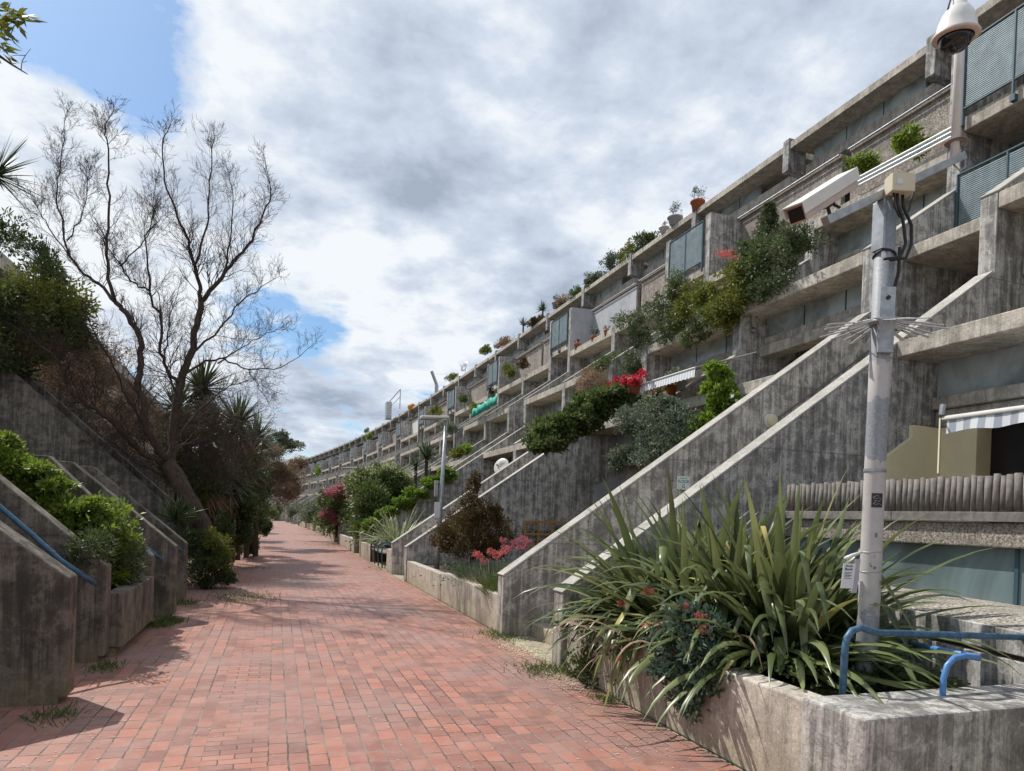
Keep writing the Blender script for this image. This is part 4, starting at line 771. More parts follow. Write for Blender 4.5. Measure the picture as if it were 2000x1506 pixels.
bush('blossom', [((-.15, 0, 1.9), (.75, .8, .7), 2000, 50), ((-.4, -.2, 1.0), (.45, .5, .45), 700, 12)], .11, .07, L_PINK, pk); bush('foliage', [((.1, 0, 1.4), (1.0, 1.1, 1.2), 4500, 50), ((-.1, 0, .5), (.7, .8, .5), 1500, 20)], .12, .06, L_MID, pk)
hg = plant('clipped_hedge', 'bright lime-green creeper lying along the sloping third stair wall', 'hedge', tuple(onstreet(4.5, 24.8, 1.5)))
bl = []
for i in range(6): x = 3.3+.55*i; bl.append((rel(hg, onstreet(x, 25.0, .95+.70*(x-2.93))), (.45, .3, .24), 1500, 22))
bush('leaves', bl, .10, .06, L_LIME, hg)
for k, (lab, x, s, n, kind) in enumerate((('low strappy plants on the planter under the pink tree', 3.5, 39, 90, 1), ('grey-leaved shrub in a distant right planter', 3.5, 46, 0, 2), ('mid-green shrub in a distant right planter', 3.7, 52, 0, 0), ('rounded green bushes near the bend on the right', 3.4, 60, 0, 2), ('dark green shrub at the bend on the right', 3.6, 70, 0, 0), ('pale green far shrub past the bend', 3.2, 84, 0, 2), ('farthest green shrub at the end of the path', 2.0, 100, 0, 0))):
    v = plant('planter_shrub', lab, 'shrub', tuple(onstreet(x, s, .4)), 'shrubs in the right planters')
    if kind == 1: blades(n, (0, 0, 0), .8, 1.2, .05, (.3, 1.4), L_OLIVE, 'leaf_fan', v, 7, None, .3)
    else: bush('foliage', [((0, 0, .8), (1.0, 2.4, .9), 3500, 60), ((.5, 2, 1.1), (.9, 1.4, 1.0), 2000, 40)], .15, .08, [L_MID, 0, L_GREY][kind], v)
# --- creepers and balcony plants on the right block
iv = plant('ivy', 'thick dark ivy cascading down the second stair wall below the red geraniums', 'climber', (6, 14, 3.4)); bl = []
for i in range(10):
    q = i/9; c = np.array(on(1062+q*140, 868-q*92, X=5.2+q*1.6)); bl.append((rel(iv, c+[0, 0, .05]), (.42, .5, .24+.07*math.sin(i*1.3)), 1700, 30))
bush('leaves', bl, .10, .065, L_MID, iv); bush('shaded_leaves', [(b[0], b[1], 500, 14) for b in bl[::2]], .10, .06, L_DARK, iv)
gr_ = plant('geranium', 'bright red geraniums on the balcony corner above the ivy', 'flower', on(1208, 760, X=7.0)); bush('leaves', [((0, 0, 0), (.25, .6, .18), 900, 20)], .07, .05, L_MID, gr_)
for i in range(9): c = at(1190+8*i-4*(i % 2), 762-2.2*i-6*(i % 3), X=6.85); P, D = clumps(rel(gr_, c), (.08, .10, .07), 120, 10, .4); V, F = leafset(P, D, .05, .04); fast('flower_head', V, F, L_RED, gr_)
sb = plant('grey_shrub', 'silvery grey-green shrub rising behind the flax against the second bay', 'shrub', (6.3, 10.4, 1.2)); MB().tube([(0, 0, -.8), (.0, 0, 1.2)], .05, 8).build('trunk', BARK, sb)
bl = []
for px, py, w, h in ((1265, 850, .5, .48), (1225, 890, .35, .25), (1320, 830, .38, .42), (1290, 890, .4, .25), (1240, 830, .28, .3), (1300, 800, .25, .22)): bl.append((rel(sb, on(px, py, X=6.3)), (.4, w, h), 2000, 40))
bush('foliage', bl, .055, .03, L_GREY, sb)
vb = plant('leafy_climber', 'fresh lime-green climber sprawling over the coping beside the silvery shrub', 'climber', (7.2, 9.6, 2.7)); bl = []
for px, py, w, h in ((1405, 730, .16, .14), (1400, 765, .26, .2), (1412, 795, .34, .25), (1385, 830, .34, .25), (1350, 850, .3, .18), (1415, 765, .16, .3), (1330, 868, .3, .12)): bl.append((rel(vb, on(px, py, X=7.25)), (.25, w, h), 900, 20))
bush('leaves', bl, .09, .06, L_LIME, vb); bush('white_bloom', [((0, .0, .8), (.2, .6, .5), 60, 14)], .07, .07, L_WHITE, vb)
for lab, px, py, X, w, m, L in (('white daisies on the balcony edge under the small awning', 1275, 782, 7.6, .6, L_WHITE, .05), ('small white flowers further along the balcony edge', 1215, 806, 7.6, .55, L_WHITE, .05), ('pale pink flowers at the far end of the balcony', 1178, 815, 7.6, .35, L_PINK, .05), ('rust-red potted flowers beneath the small awning', 1300, 765, 7.9, .5, L_RED, .05)):
    v = plant('balcony_flowers', lab, 'flowers', on(px, py, X=X), 'flowers along the second bay balcony'); bush('blooms', [((0, 0, .05), (.12, w, .10), 260, 22)], L, L*.8, m, v); bush('leaves', [((0, 0, 0), (.15, w, .14), 700, 24)], .06, .035, L_MID, v)
for lab, px, py in (('narrow upright dwarf conifer among the white flowers', 1283, 785), ('smaller narrow dwarf conifer beside the pink flowers', 1196, 805)):
    v = plant('dwarf_conifer', lab, 'conifer', on(px, py, X=7.55)); bush('foliage', [((0, 0, .18), (.09, .09, .26), 1100, 26)], .035, .015, L_MID, v)
bg = plant('balcony_shrubbery', 'mass of trailing green and olive shrubs covering the upper balconies beside the camera pole', 'shrub', (9.3, 12.5, 6.3))
bl, bl2, bl3 = [], [], []
for px, py, w, h, k in ((1240, 620, .7, .3, 0), (1290, 605, .8, .35, 0), (1250, 660, .5, .45, 0), (1235, 710, .3, .6, 0), (1300, 650, .6, .3, 0), (1340, 600, .8, .4, 1), (1400, 565, .8, .45, 1), (1440, 590, .7, .35, 1), (1390, 625, .8, .3, 2), (1350, 655, .6, .25, 2), (1450, 540, .6, .4, 1), (1490, 520, .6, .45, 0), (1530, 490, .5, .5, 0), (1500, 560, .5, .3, 0), (1555, 470, .3, .4, 0), (1320, 560, .4, .35, 2), (1430, 620, .4, .25, 1), (1470, 490, .5, .25, 0)):
    (bl, bl2, bl3)[k].append((rel(bg, on(px, py, X=9.05)), (.38, w, h), 1500, 34))
bush('dark_foliage', bl, .07, .03, leafmat('balcony_foliage', (.05, .085, .03), (.13, .17, .07), (.25, .27, .12)), bg); bush('fresh_foliage', bl2, .09, .045, L_OLIVE, bg); bush('trailing_foliage', bl3, .08, .024, L_MID, bg, droop=.9)
fr_ = plant('fir_tree', 'thin young fir standing on the upper balcony above the shrubs', 'tree', on(1500, 480, X=9.6)); hh = at(1500, 395, X=9.6)[2]-at(1500, 480, X=9.6)[2]
MB().tube([(0, 0, -.2), (0, 0, hh)], [.03, .008], 6).build('trunk', BARK, fr_); bl = []
for i in range(7): z = hh*(.1+.13*i); r = .36*(1-i/8.5); bl += [((math.cos(a)*r*.6, math.sin(a)*r*.6, z), (r*.5, r*.5, .05), 150, 10) for a in np.arange(i*.7, i*.7+6.2, 1.05)]
bush('foliage', bl, .06, .015, L_DARK, fr_)
for lab, px, py, X, w, h, m, L in (('green agave and grasses on the top balcony behind the striped rail', 1775, 275, 11.2, .45, .17, L_BRIGHT, .09), ('second tuft of green leaves lower on the top balcony', 1690, 325, 11.2, .35, .13, L_BRIGHT, .08), ('orange flowers on the balcony ledge by the dark privacy wall', 1420, 498, 11., .25, .05, L_CORAL, .035), ('dry brown creeper hanging over the third-bay balcony', 1150, 735, 8.9, .8, .45, L_BROWN, .07), ('green creeper above the dry brown one', 1180, 710, 9.1, .5, .2, L_MID, .07), ('mixed leafy shrubs on the third bay upper balcony', 995, 725, 10.9, .55, .45, L_OLIVE, .09), ('reddish shrub next to the mixed leafy shrubs', 1025, 712, 10.9, .5, .25, L_RUST, .08), ('round green plant on the fourth bay upper balcony', 905, 780, 10.9, .5, .3, L_MID, .1), ('olive grasses on the fourth bay planter', 930, 795, 10.8, .9, .3, L_OLIVE, .09), ('yellow-brown shrub above the near lamp head', 850, 805, 10.6, 1.4, .5, L_OLIVE, .12), ('grey flowering creeper right of the near lamp head', 880, 838, 8.6, 1.0, .45, L_GREY, .1), ('yellow-green ground creeper by the lamp shaft', 890, 885, 6.8, .9, .25, L_OLIVE, .1), ('spiky yellow plant on the fourth bay terrace', 910, 878, 7.6, .5, .2, L_LIME, .1), ('golden flowering shrub on the roof edge far along', 805, 796, 13.2, 1.0, .4, L_YEL, .12), ('light green shrub on a far upper balcony', 722, 852, 11.3, .8, .5, L_LIME, .13), ('yellow shrub on a farther balcony', 677, 893, 9.5, 1.6, .5, L_LIME, .15), ('green hanging plant on a far terrace', 620, 920, 5.2, 1.2, .7, L_LIME, .15)):
    v = plant('balcony_plant', lab, 'plant', on(px, py, X=X), 'plants growing on the balconies'); bush('leaves', [((0, 0, 0), (.32, w, h), int(700+900*w), 30)], L, L*.5, m, v)
# roof-edge plants
rp = [('dense leafy shrubs along the roof edge left of the pots', 1235, 492, 1.0, .42, L_OLIVE), ('grey-green roof shrub sloping down the roof edge', 1200, 512, .9, .35, L_GREY), ('small blue-green roof shrub', 1160, 545, .5, .3, L_GREY), ('dark bush on the roof edge', 1125, 575, .8, .28, L_MID), ('pinkish dry roof shrub', 1095, 595, .9, .25, L_BROWN), ('orange and green roof plants beside the cordyline', 1050, 628, 1.0, .2, L_RUST), ('low brown grasses on the roof edge', 985, 668, 1.6, .22, L_BROWN), ('round brown and green roof bush', 948, 685, 1.0, .35, L_OLIVE), ('low roof herbs far along', 880, 738, 2.0, .2, L_OLIVE), ('green and grey roof shrubs in the distance', 715, 842, 2.4, .4, L_MID), ('small dark shrub by the steel roof posts', 1262, 470, .45, .3, L_DARK)]
for lab, px, py, w, h, m in rp:
    v = plant('roof_plant', lab, 'plant', on(px, py, X=13.85), 'plants along the roof edge'); bush('leaves', [((0, 0, .0), (.35, w, h), 1500, 40)], .11, .05, m, v)
for lab, px, py, L, n in (('spiky cordyline standing on the roof edge', 1060, 610, .55, 90), ('low spiky palm at the roof edge corner', 1022, 640, .6, 60)):
    v = plant('cordyline', lab, 'palm', on(px, py, X=13.8)); blades(n, (0, 0, .1), .05, L, .05, (.0, 1.7), L_GREY if n == 60 else L_YUC, 'leaf_crown', v, 5, None, .8); MB().tube([(0, 0, -.3), (0, 0, .12)], .05, 6).build('trunk', BARK, v)
for lab, px, py, h, n in (('dark green palm-like yucca beside the near lamp post', 833, 905, .9, 110), ('smaller yucca just left of the tall one', 812, 920, .7, 70)):
    v = plant('yucca', lab, 'yucca', on(px, py, X=6.6), 'yuccas on the right terraces'); blades(n, (0, 0, .25), .08, h, .06, (.0, 2.0), L_YUC, 'leaf_crown', v, 5, None, .8); MB().tube([(0, 0, -1.2), (0, 0, .3)], .08, 8).build('trunk', BARK, v)
e = plant('steel_posts', 'cluster of dark steel tubes standing on the roof edge', 'posts', on(1243, 490, X=13.75)); 
for i in range(5): MB().tube([(.05, -.12*i, -.1), (.05, -.12*i, .62+.02*i)], .022, 6).build('post', TEAL, e)
wm = plant('screen', 'tall white louvred screen and handrail on the distant roof edge', 'roof screen', on(758, 812, X=12.0)); q = at(758, 787, X=12.)-at(758, 812, X=12.)
MB().box(-.3, .3, -.6, .6, -.4, q[2]).build('louvre', GALV, wm); 
for i in range(8): MB().box(-.32, .32, -.62, -.602, q[2]*i/8, q[2]*i/8+.08).build('slat', WHITEP, wm)
MB().tube([(0, -.9, q[2]), (0, -8, q[2]+.2)], .05, 6).tube([(0, -.9, q[2]*.5), (0, -8, q[2]*.5+.2)], .03, 6).tube([(0, -8, q[2]+.2), (0, -8, -.3)], .05, 6).build('handrail', GALV, wm)
sr = empty('striped_roller', tuple(on(1640, 362, X=10.85))); tag(sr, 'blue and white metal rail strips along the top balcony planter', 'railing'); s0_ = np.array(on(1668, 352, X=10.86)); s1_ = np.array(on(1862, 248, X=10.86)); of = np.array(sr.location)
for i in range(3): MB().tube([s0_-of+[0, 0, -.08*i], s1_-of+[0, 0, -.08*i]], .026, 8).build('rail_strip', [WHITEP, plain('pale_blue_metal', (.40, .50, .58), .4, .2, .1), WHITEP][i], sr)
# ---------------------------------------------------------------- left vegetation
lb_ = plant('leafy_bush', 'bright yellow-green bush filling the nearest left planter', 'shrub', (-2.0, 9.0, .5)); bl = []
for px, py, w, h in ((95, 985, .22, .16), (150, 1010, .25, .18), (205, 1030, .22, .22), (232, 1070, .14, .22), (150, 1045, .25, .16), (190, 990, .2, .12), (45, 925, .16, .14), (15, 900, .16, .2), (55, 965, .22, .12), (228, 1110, .12, .2), (8, 862, .1, .1), (80, 915, .12, .07), (110, 945, .12, .06), (200, 1080, .2, .2), (0, 950, .2, .15)): bl.append((rel(lb_, on(px, py, Y=8.9)), (w, .38, h), 1300, 40))
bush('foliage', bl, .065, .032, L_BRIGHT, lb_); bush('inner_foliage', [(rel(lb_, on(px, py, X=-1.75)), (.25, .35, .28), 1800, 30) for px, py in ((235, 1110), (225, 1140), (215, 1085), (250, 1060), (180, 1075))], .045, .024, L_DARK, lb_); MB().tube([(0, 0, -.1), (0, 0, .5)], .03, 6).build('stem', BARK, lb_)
jn = plant('juniper_shrub', 'dark blue-green shrub spilling onto the path past the left stair walls', 'shrub', (-1.35, 14.6, 0)); bl = []
for px, py, w, h in ((400, 1070, .4, .35), (420, 1110, .5, .28), (385, 1110, .35, .3), (440, 1130, .28, .16), (400, 1140, .4, .14), (370, 1060, .4, .3), (350, 1010, .5, .3)): bl.append((rel(jn, on(px, py, Y=14.6)), (h*1.2, w, h), 2200, 36))
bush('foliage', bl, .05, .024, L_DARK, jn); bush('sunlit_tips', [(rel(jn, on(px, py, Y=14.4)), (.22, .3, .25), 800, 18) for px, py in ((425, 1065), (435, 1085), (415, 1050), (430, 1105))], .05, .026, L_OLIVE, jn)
yl = plant('agave', 'spiky green agave-like plant at the top of the left stair walls', 'agave', on(342, 1020, Y=13.6)); blades(45, (0, 0, 0), .06, .55, .05, (.1, 1.5), L_YUC, 'leaf_rosette', yl, 6, None, .7)
for i, (lab, px, py, Y, s_) in enumerate((('dark cordyline head highest behind the bare tree', 395, 760, 20, 1.0), ('dark cordyline head right of the bare tree', 465, 830, 21, 1.15), ('dark cordyline head lower right, nearest the path', 480, 900, 22, 1.0), ('cordyline head hidden low behind the bare branches', 410, 850, 21, 1.1), ('cordyline head in the middle of the left thicket', 345, 800, 19.5, .9), ('broad cordyline head low at the edge of the path', 450, 940, 20, 1.1), ('cordyline head lowest against the left stair coping', 400, 930, 18.5, .8), ('cordyline head at the right tip of the thicket against the sky', 500, 860, 23, 1.0))):
    p_ = np.array(on(px, py, Y=Y)); v = plant('cordyline', lab, 'palm', p_, 'cordylines behind the bare tree'); blades(170, (0, 0, 0), .06, .95*s_, .06, (.0, 2.5), L_YUC, 'leaf_crown', v, 6, None, .8); blades(120, (0, 0, -.35), .15, .8, .05, (1.9, 2.8), L_BROWN, 'dead_skirt', v, 5, None, .8); MB().tube([(0, 0, 0), (.05, 0, -1), (0.1, 0, -p_[2]+.1)], .08, 8).build('trunk', BARK, v)
dk = plant('dark_hedge', 'dense dark evergreen mass below the cordylines along the left edge of the path', 'hedge', tuple(onstreet(-1.6, 21.5, 0))); bl = []
for px, py, Y, w, h in ((450, 930, 21, .8, .8), (430, 980, 20, .7, .6), (480, 960, 22, .7, .8), (470, 1010, 23, .6, .4), (500, 930, 24, .5, .8), (420, 930, 19, .7, .7), (390, 960, 18, .6, .6), (505, 1010, 25, .35, .5), (380, 900, 19, .8, .7), (480, 1000, 20, .35, .4), (478, 1045, 20, .3, .3), (400, 830, 20, .8, .6), (460, 870, 22, .6, .5), (350, 850, 18.5, .7, .6), (330, 900, 17.5, .5, .5), (490, 1060, 24, .35, .35), (440, 1040, 19, .35, .4)): bl.append((rel(dk, on(px, py, Y=Y)), (w*.7, .9, h), 3000, 46))
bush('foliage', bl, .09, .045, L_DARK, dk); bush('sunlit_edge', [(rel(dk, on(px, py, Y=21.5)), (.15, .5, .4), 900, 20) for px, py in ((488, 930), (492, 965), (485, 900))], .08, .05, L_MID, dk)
tm = plant('tamarisk_tree', 'feathery brown and green tamarisk leaning over the path in the distance', 'tree', tuple(onstreet(-1.3, 31, 0))); MB().tube([(0, 0, 0), (.1, 0, 1.2), (.4, 0, 2.4)], [.14, .11, .07], 8).build('trunk', BARK, tm); bl, bl2 = [], []
for px, py, Y, w, h in ((540, 905, 30, .9, .5), (565, 925, 30, .6, .5), (560, 960, 29, .5, .45), (520, 880, 30, .6, .4), (535, 945, 30, .6, .5), (580, 905, 31, .4, .35), (575, 955, 30, .3, .35)): bl.append((rel(tm, on(px, py, Y=Y)), (w, w, h), 2600, 40))
for px, py, Y, w, h in ((505, 900, 29, .5, .5), (510, 950, 29, .5, .6), (530, 880, 31, .6, .35), (505, 990, 30, .4, .5), (515, 1030, 31, .3, .5), (540, 915, 31, .6, .4)): bl2.append((rel(tm, on(px, py, Y=Y)), (w, w, h), 2400, 36))
bush('dead_plumes', bl, .13, .02, L_BROWN, tm, droop=.7); bush('green_plumes', bl2, .12, .035, L_DARK, tm, droop=.2)
ft_ = plant('leafy_tree', 'sparse grey-green treetop rising over the tamarisk', 'tree', tuple(onstreet(-2.4, 40, 0))); MB().tube([(0, 0, 0), (.3, 0, 5.4)], [.16, .07], 8).build('trunk', BARK, ft_)
bush('foliage', [(rel(ft_, on(px, py, Y=40)), (w, w, h), 1100, 26) for px, py, w, h in ((545, 870, .9, .35), (565, 868, .7, .2), (520, 860, .8, .5), (550, 850, .4, .3))], .14, .06, L_GREY, ft_)
for k, (lab, s, x, h) in enumerate((('thin dark-trunked tree just past the tamarisk on the left', 36, -1.4, 2.6), ('dark shrubby tree further along the left edge', 48, -1.5, 2.8), ('distant green tree on the left near the bend', 64, -1.8, 3.2), ('farthest green tree on the left of the bend', 85, -2.5, 3.4))):
    v = plant('edge_tree', lab, 'tree', tuple(onstreet(x, s)), 'trees along the left edge of the path'); MB().tube([(0, 0, 0), (.05, 0, h*.6)], .09, 8).build('trunk', BARK, v); bush('crown', [((0, 0, h*.75), (.8, 1.6, h*.33), 4000, 60), ((.5, .4, h*.62), (.5, 1, h*.2), 1200, 30)], .14, .07, [L_DARK, L_DARK, L_MID, L_OLIVE][k], v)
tr_ = plant('distant_trees', 'hazy row of distant trees closing the end of the street', 'trees', tuple(onstreet(-20, 215))); tr_['kind'] = 'stuff'
bush('foliage', [((q, rng.uniform(-4, 4), 4), (7, 4, 4+2*math.sin(q)), 1500, 30) for q in np.arange(-60, 90, 7)], .7, .4, L_MID, tr_)
# upper left creeper mass over the terraces
ul = plant('creeper', 'sprawling olive creeper and shrubs covering the upper left terraces', 'climber', (-6, 16, 5)); b1, b2, b3 = [], [], []
for px, py, Y, w, h, k in ((30, 585, 15, .7, .5, 0), (90, 605, 16, .8, .7, 0), (30, 640, 15, .8, .6, 1), (110, 650, 16, .7, .6, 1), (60, 690, 15.5, .7, .4, 2), (130, 700, 17, .6, .6, 2), (170, 680, 18, .6, .6, 2), (5, 600, 15, .5, .5, 1), (140, 620, 17, .5, .5, 0), (190, 740, 18, .7, .6, 2), (240, 790, 19, .9, .7, 2), (100, 545, 17, .4, .4, 1), (300, 830, 19, .8, .7, 2), (70, 640, 16, .8, .6, 0), (0, 700, 15, .6, .5, 1)):
    (b1, b2, b3)[k].append((rel(ul, on(px, py, Y=Y)), (w, .9, h), 2300, 44))
bush('olive_foliage', b1, .085, .045, L_OLIVE, ul); bush('dark_foliage', b2, .08, .04, L_DARK, ul); bush('dry_foliage', b3, .08, .018, L_BROWN, ul)
for lab, px, py, Y, s_ in (('dark palm crown cut by the left edge of the picture', -12, 345, 17, 1.1), ('small yucca on the upper left terrace edge', 85, 520, 18, .6)):
    p_ = np.array(on(px, py, Y=Y)); v = plant('palm', lab, 'palm', p_); blades(110, (0, 0, 0), .04, s_, .045, (.0, 2.3), L_YUC, 'leaf_crown', v, 5, None, .85); MB().tube([(0, 0, .05), (-.1, .1, -1.6)], .05, 8).build('trunk', BARK, v)
v = plant('roof_plant', 'dark shrub on the upper left parapet beneath the palm crown', 'plant', on(0, 455, Y=14)); bush('leaves', [((0, 0, 0), (.5, .5, .35), 1400, 30)], .08, .03, L_DARK, v)
# overhanging branch, top left corner
ob = plant('overhanging_branch', 'leafy branch reaching into the top left corner of the picture', 'branch', on(-40, 60, Y=4.2)); segs = []
def pl_(pts, r0, r1):
    P = [np.array(rel(ob, on(x, y, Y=4.2+.06*math.sin(i*2)))) for i, (x, y) in enumerate(pts)]
    for i in range(len(P)-1): a = r0+(r1-r0)*i/(len(P)-1); b = r0+(r1-r0)*(i+1)/(len(P)-1); segs.append((P[i], P[i+1], a, b))
pl_([(-200, 120), (-40, 95), (0, 110), (20, 124), (41, 137), (54, 145)], .012, .002); pl_([(41, 137), (43, 120), (50, 108), (60, 95)], .0025, .001); pl_([(50, 108), (30, 108), (20, 110)], .002, .001); pl_([(43, 122), (53, 120)], .0015, .001); pl_([(-60, 70), (0, 45), (20, 40), (35, 35)], .008, .002); pl_([(28, 50), (22, 65), (14, 80)], .003, .001); pl_([(20, 124), (32, 124)], .002, .001)
twigs('twigs', segs, BARK, ob); P, D = [], []
for px, py in ((28, 25), (25, 20), (44, 28), (48, 40), (50, 35), (58, 50), (40, 38), (45, 48), (30, 36), (20, 28), (10, 40), (5, 25), (12, 60), (20, 66), (5, 75), (10, 88), (18, 92), (0, 50), (15, 50), (-5, 95), (0, 105), (15, 112), (5, 12), (22, 112), (35, 45), (-10, 20), (2, 62), (10, 98), (28, 70)):
    q = np.array(rel(ob, on(px-14, py-6, Y=4.2+rng.normal()*.08)))
    for _ in range(3): P.append(q+rng.normal(size=3)*.012); D.append([.8+rng.normal()*.5, rng.normal()*.5, -.25+rng.normal()*.6])
V, F = leafset(np.array(P), np.array(D), .075, .022); fast('leaves', V, F, L_OLIVE, ob)
# ---------------------------------------------------------------- the bare tree
bt = plant('bare_tree', 'large leafless tree with fine reddish twigs leaning over the left terraces', 'tree', (-1.8, 15.2, .0)); BM = MB(); fine = []
DY = {}
def w3(x, y, dy=0): return np.array(rel(bt, on(x, y, Y=15.2+dy)))
def limb(pts, r0, r1, dy0=0, dy1=0, dens=1., spread=1.):
    n = len(pts); P = [w3(x, y, dy0+(dy1-dy0)*i/(n-1)) for i, (x, y) in enumerate(pts)]; Q = []
    for i in range(n-1):                     # resample with a slight wander
        for k in range(4): t = k/4; Q.append(P[i]*(1-t)+P[i+1]*t+(rng.normal(size=3)*.018 if k else 0))
    Q.append(P[-1]); m = len(Q); R = [(r0+(r1-r0)*(i/(m-1))**.8)*(1 if r0 > .15 else .84) for i in range(m)]; BM.tube(Q, R, 8)
    for i in range(2, m):                    # side shoots
        t = i/(m-1)
        for _ in range(rng.poisson(2.1*dens*(.5+t)*(1 if t < .85 else .6))):
            d = unit(Q[i]-Q[i-1]); s = unit(rng.normal(size=3)*np.array([1, .9, 1])); d2 = unit(d*.55+s*.75*spread+np.array([0, 0, .35])); shoot(Q[i], d2, rng.uniform(.35, .8)*(1.08-.74*t), min(.011, max(.004, R[i]*.3)), 3)
def shoot(p, d, L, r, lv):
    ns = 4; q = p
    for k in range(ns):
        d = unit(d+rng.normal(size=3)*.13+np.array([0, 0, .07])); q2 = q+d*L/ns; rr = r*(1-.55*k/ns); fine.append((q, q2, rr, rr*.85)); q = q2
        if lv > 0 and rng.random() < .85: s = rng.normal(size=3); shoot(q, unit(d*.8+unit(s)*.62), L*rng.uniform(.42, .72), max(.0022, rr*.6), lv-1)
TRK = [(418, 1075), (398, 1035), (375, 985), (345, 930), (326, 900)]
limb(TRK, .21, .15, -.2, 0, 0)
limb([(332, 905), (337, 866), (345, 786), (356, 733), (372, 693), (385, 635), (392, 590)], .11, .07, 0, .2, .5)
limb([(392, 590), (427, 550), (456, 510), (493, 470), (511, 426), (529, 382), (515, 302)], .06, .008, .2, .6)
limb([(392, 590), (391, 558), (372, 492), (369, 470), (347, 426), (321, 353), (318, 273), (332, 244)], .055, .007, .2, -.3)
limb([(380, 520), (405, 440), (409, 375), (413, 291), (420, 247)], .03, .005, 0, .3); limb([(440, 530), (452, 450), (455, 380), (450, 325)], .025, .005, .4, .8)
limb([(328, 900), (319, 890), (287, 839), (282, 786), (268, 749), (276, 712), (274, 661), (252, 619), (225, 590)], .10, .055, 0, -.4, .5)
limb([(225, 590), (212, 529), (208, 463), (215, 383), (212, 291), (206, 255), (223, 207)], .045, .006, -.4, -.6)
limb([(225, 590), (200, 560), (164, 536), (135, 500), (124, 456), (110, 397), (117, 339), (126, 273), (131, 215)], .04, .005, -.4, .2)
limb([(150, 520), (95, 445), (70, 400), (45, 365)], .018, .004, 0, .2); limb([(130, 470), (160, 420), (170, 370), (180, 320)], .018, .004)
limb([(350, 750), (330, 730), (312, 690), (314, 624), (292, 569), (256, 550), (234, 514), (204, 478), (180, 430)], .05, .007, .1, .5)
limb([(292, 569), (285, 478), (300, 412), (305, 350)], .025, .005, .3, .9); limb([(234, 520), (275, 480), (300, 440), (318, 420)], .02, .004, .3, .1)
limb([(322, 905), (279, 887), (220, 823), (186, 797), (133, 759), (120, 717), (101, 690), (53, 656), (0, 621)], .08, .012, 0, -.8, .9)
limb([(324, 931), (260, 898), (223, 866), (173, 863)], .05, .008, 0, -.4)
limb([(356, 733), (402, 704), (438, 700), (486, 722), (548, 718), (617, 671)], .035, .005, .1, -.4, .9); limb([(486, 722), (505, 760), (530, 790)], .012, .004, -.2, -.2)
limb([(372, 693), (430, 640), (470, 590), (510, 560), (545, 540)], .03, .005, .1, .6); limb([(425, 710), (470, 680), (520, 650), (560, 640)], .02, .004, .2, .8)
limb([(337, 866), (390, 800), (440, 760), (490, 740)], .035, .006, 0, .5, 1.2); limb([(300, 860), (250, 780), (215, 700), (185, 650), (160, 600)], .04, .006, .1, .7); limb([(345, 786), (320, 700), (330, 640), (350, 560)], .03, .006, 0, .9)
print('twigs', len(fine)); BM.build('trunk_and_limbs', BARK, bt, 0, True); twigs('fine_twigs', fine, TWIG, bt, 3)
# twiggy dead brush low on the tree and in front of the cordylines
db = plant('dead_brush', 'tangle of dry reddish-brown twigs in front of the cordylines', 'brush', on(400, 860, Y=18)); fine = []
for px, py in ((370, 830), (400, 860), (430, 880), (450, 860), (410, 900), (360, 880), (440, 820), (395, 800), (340, 860), (470, 880), (380, 930), (420, 780), (150, 740), (200, 770), (240, 810), (120, 700), (60, 720), (280, 850), (180, 690), (220, 740), (260, 780), (300, 820), (330, 800), (320, 760), (180, 740), (90, 740), (20, 700), (460, 850), (490, 890), (350, 920), (420, 920), (450, 920)):
    for _ in range(20): shoot(np.array(rel(db, on(px+rng.normal()*16, py+rng.normal()*16, Y=17.5))), unit(rng.normal(size=3)), .65, .006, 2)
twigs('twigs', fine, leafmat('red_brown_twig', (.075, .055, .042), (.15, .11, .085), None, 0, .9), db, 3)
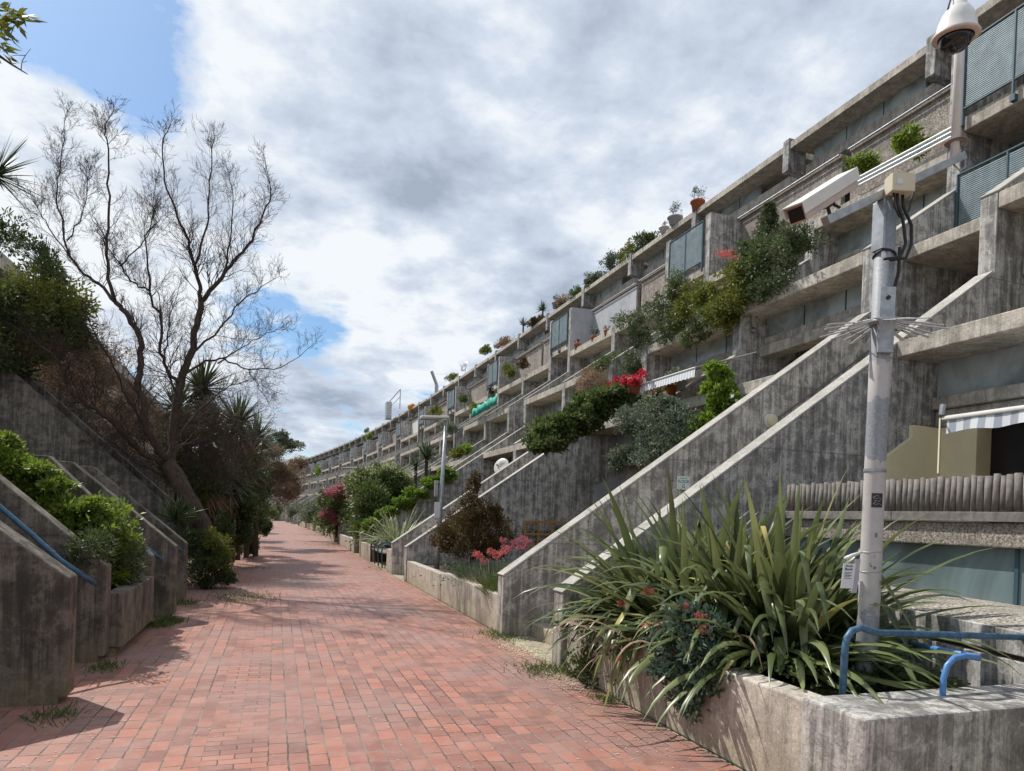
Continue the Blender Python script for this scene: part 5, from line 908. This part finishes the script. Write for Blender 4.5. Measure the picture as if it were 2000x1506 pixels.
# ---------------------------------------------------------------- litter and weeds
n = 5200; ss_ = 3+rng.gamma(1.6, 7, n); xs = np.where(rng.random(n) < .72, 2.9-np.abs(rng.normal(size=n))*.45, rng.uniform(-1.6, 2.9, n)); k = rng.random(n) < .12; xs = np.where(k, -1.5+np.abs(rng.normal(size=n))*.3, xs)
P = np.array([onstreet(x, s, .006) for x, s in zip(xs, ss_)]); D = rng.normal(size=(n, 3))*np.array([1, 1, .06]); V, F = leafset(P, D, .022, .012); V[:, 2] = np.abs(V[:, 2]-.006)*.3+.006; o = fast('fallen_petals', V, F, L_LITTER); o['kind'] = 'stuff'; tag(o, 'dry pale petals and leaf litter scattered over the brick path', 'litter')
P, D = [], []
for (px, py, w, n_) in ((1000, 1262, .35, 900), (1060, 1285, .35, 800), (830, 1140, .3, 500), (780, 1130, .4, 600), (1100, 1330, .25, 400)):
    c = at(px, py, Z=0); q = rng.normal(size=(n_, 3))*np.array([w*.35, w*1.1, 0])+c; q[:, 2] = .008; P.append(q)
P = np.concatenate(P); V, F = leafset(P, rng.normal(size=P.shape)*np.array([1, 1, .08]), .024, .013); V[:, 2] = np.abs(V[:, 2]-.008)*.4+.008; o = fast('petal_drifts', V, F, leafmat('cream_petals_', (.55, .50, .32), (.75, .70, .5), None, 0, .9)); o['kind'] = 'stuff'; tag(o, 'drifts of cream petals at the foot of the right stair walls', 'litter')
wd = plant('weeds', 'patches of grass and moss growing at the foot of the walls', 'weeds', (0, 0, 0)); wd['kind'] = 'stuff'; P, D = [], []
for px, py, w, n_ in ((310, 1222, .10, 500), (345, 1215, .06, 200), (1050, 1312, .12, 250), (985, 1245, .12, 250), (755, 1112, .3, 300), (470, 1168, .3, 600), (660, 1065, .8, 700), (485, 1110, .3, 200), (1090, 1310, .1, 250), (110, 1400, .08, 160), (205, 1305, .08, 200), (330, 1212, .08, 250), (360, 1180, .12, 300), (1180, 1370, .06, 120), (880, 1180, .05, 120), (960, 1240, .15, 150), (620, 1045, 1., 500)):
    c = at(px, py, Z=0); q = rng.normal(size=(n_, 3))*np.array([w, w*1.6, 0])+c; q[:, 2] = 0; P.append(q); D.append(rng.normal(size=(n_, 3))*np.array([.6, .6, .2])+np.array([0, 0, .8]))
V, F = leafset(np.concatenate(P), np.concatenate(D), .07, .010); V[:, 2] = np.abs(V[:, 2]); fast('blades', V, F, L_MID, wd)
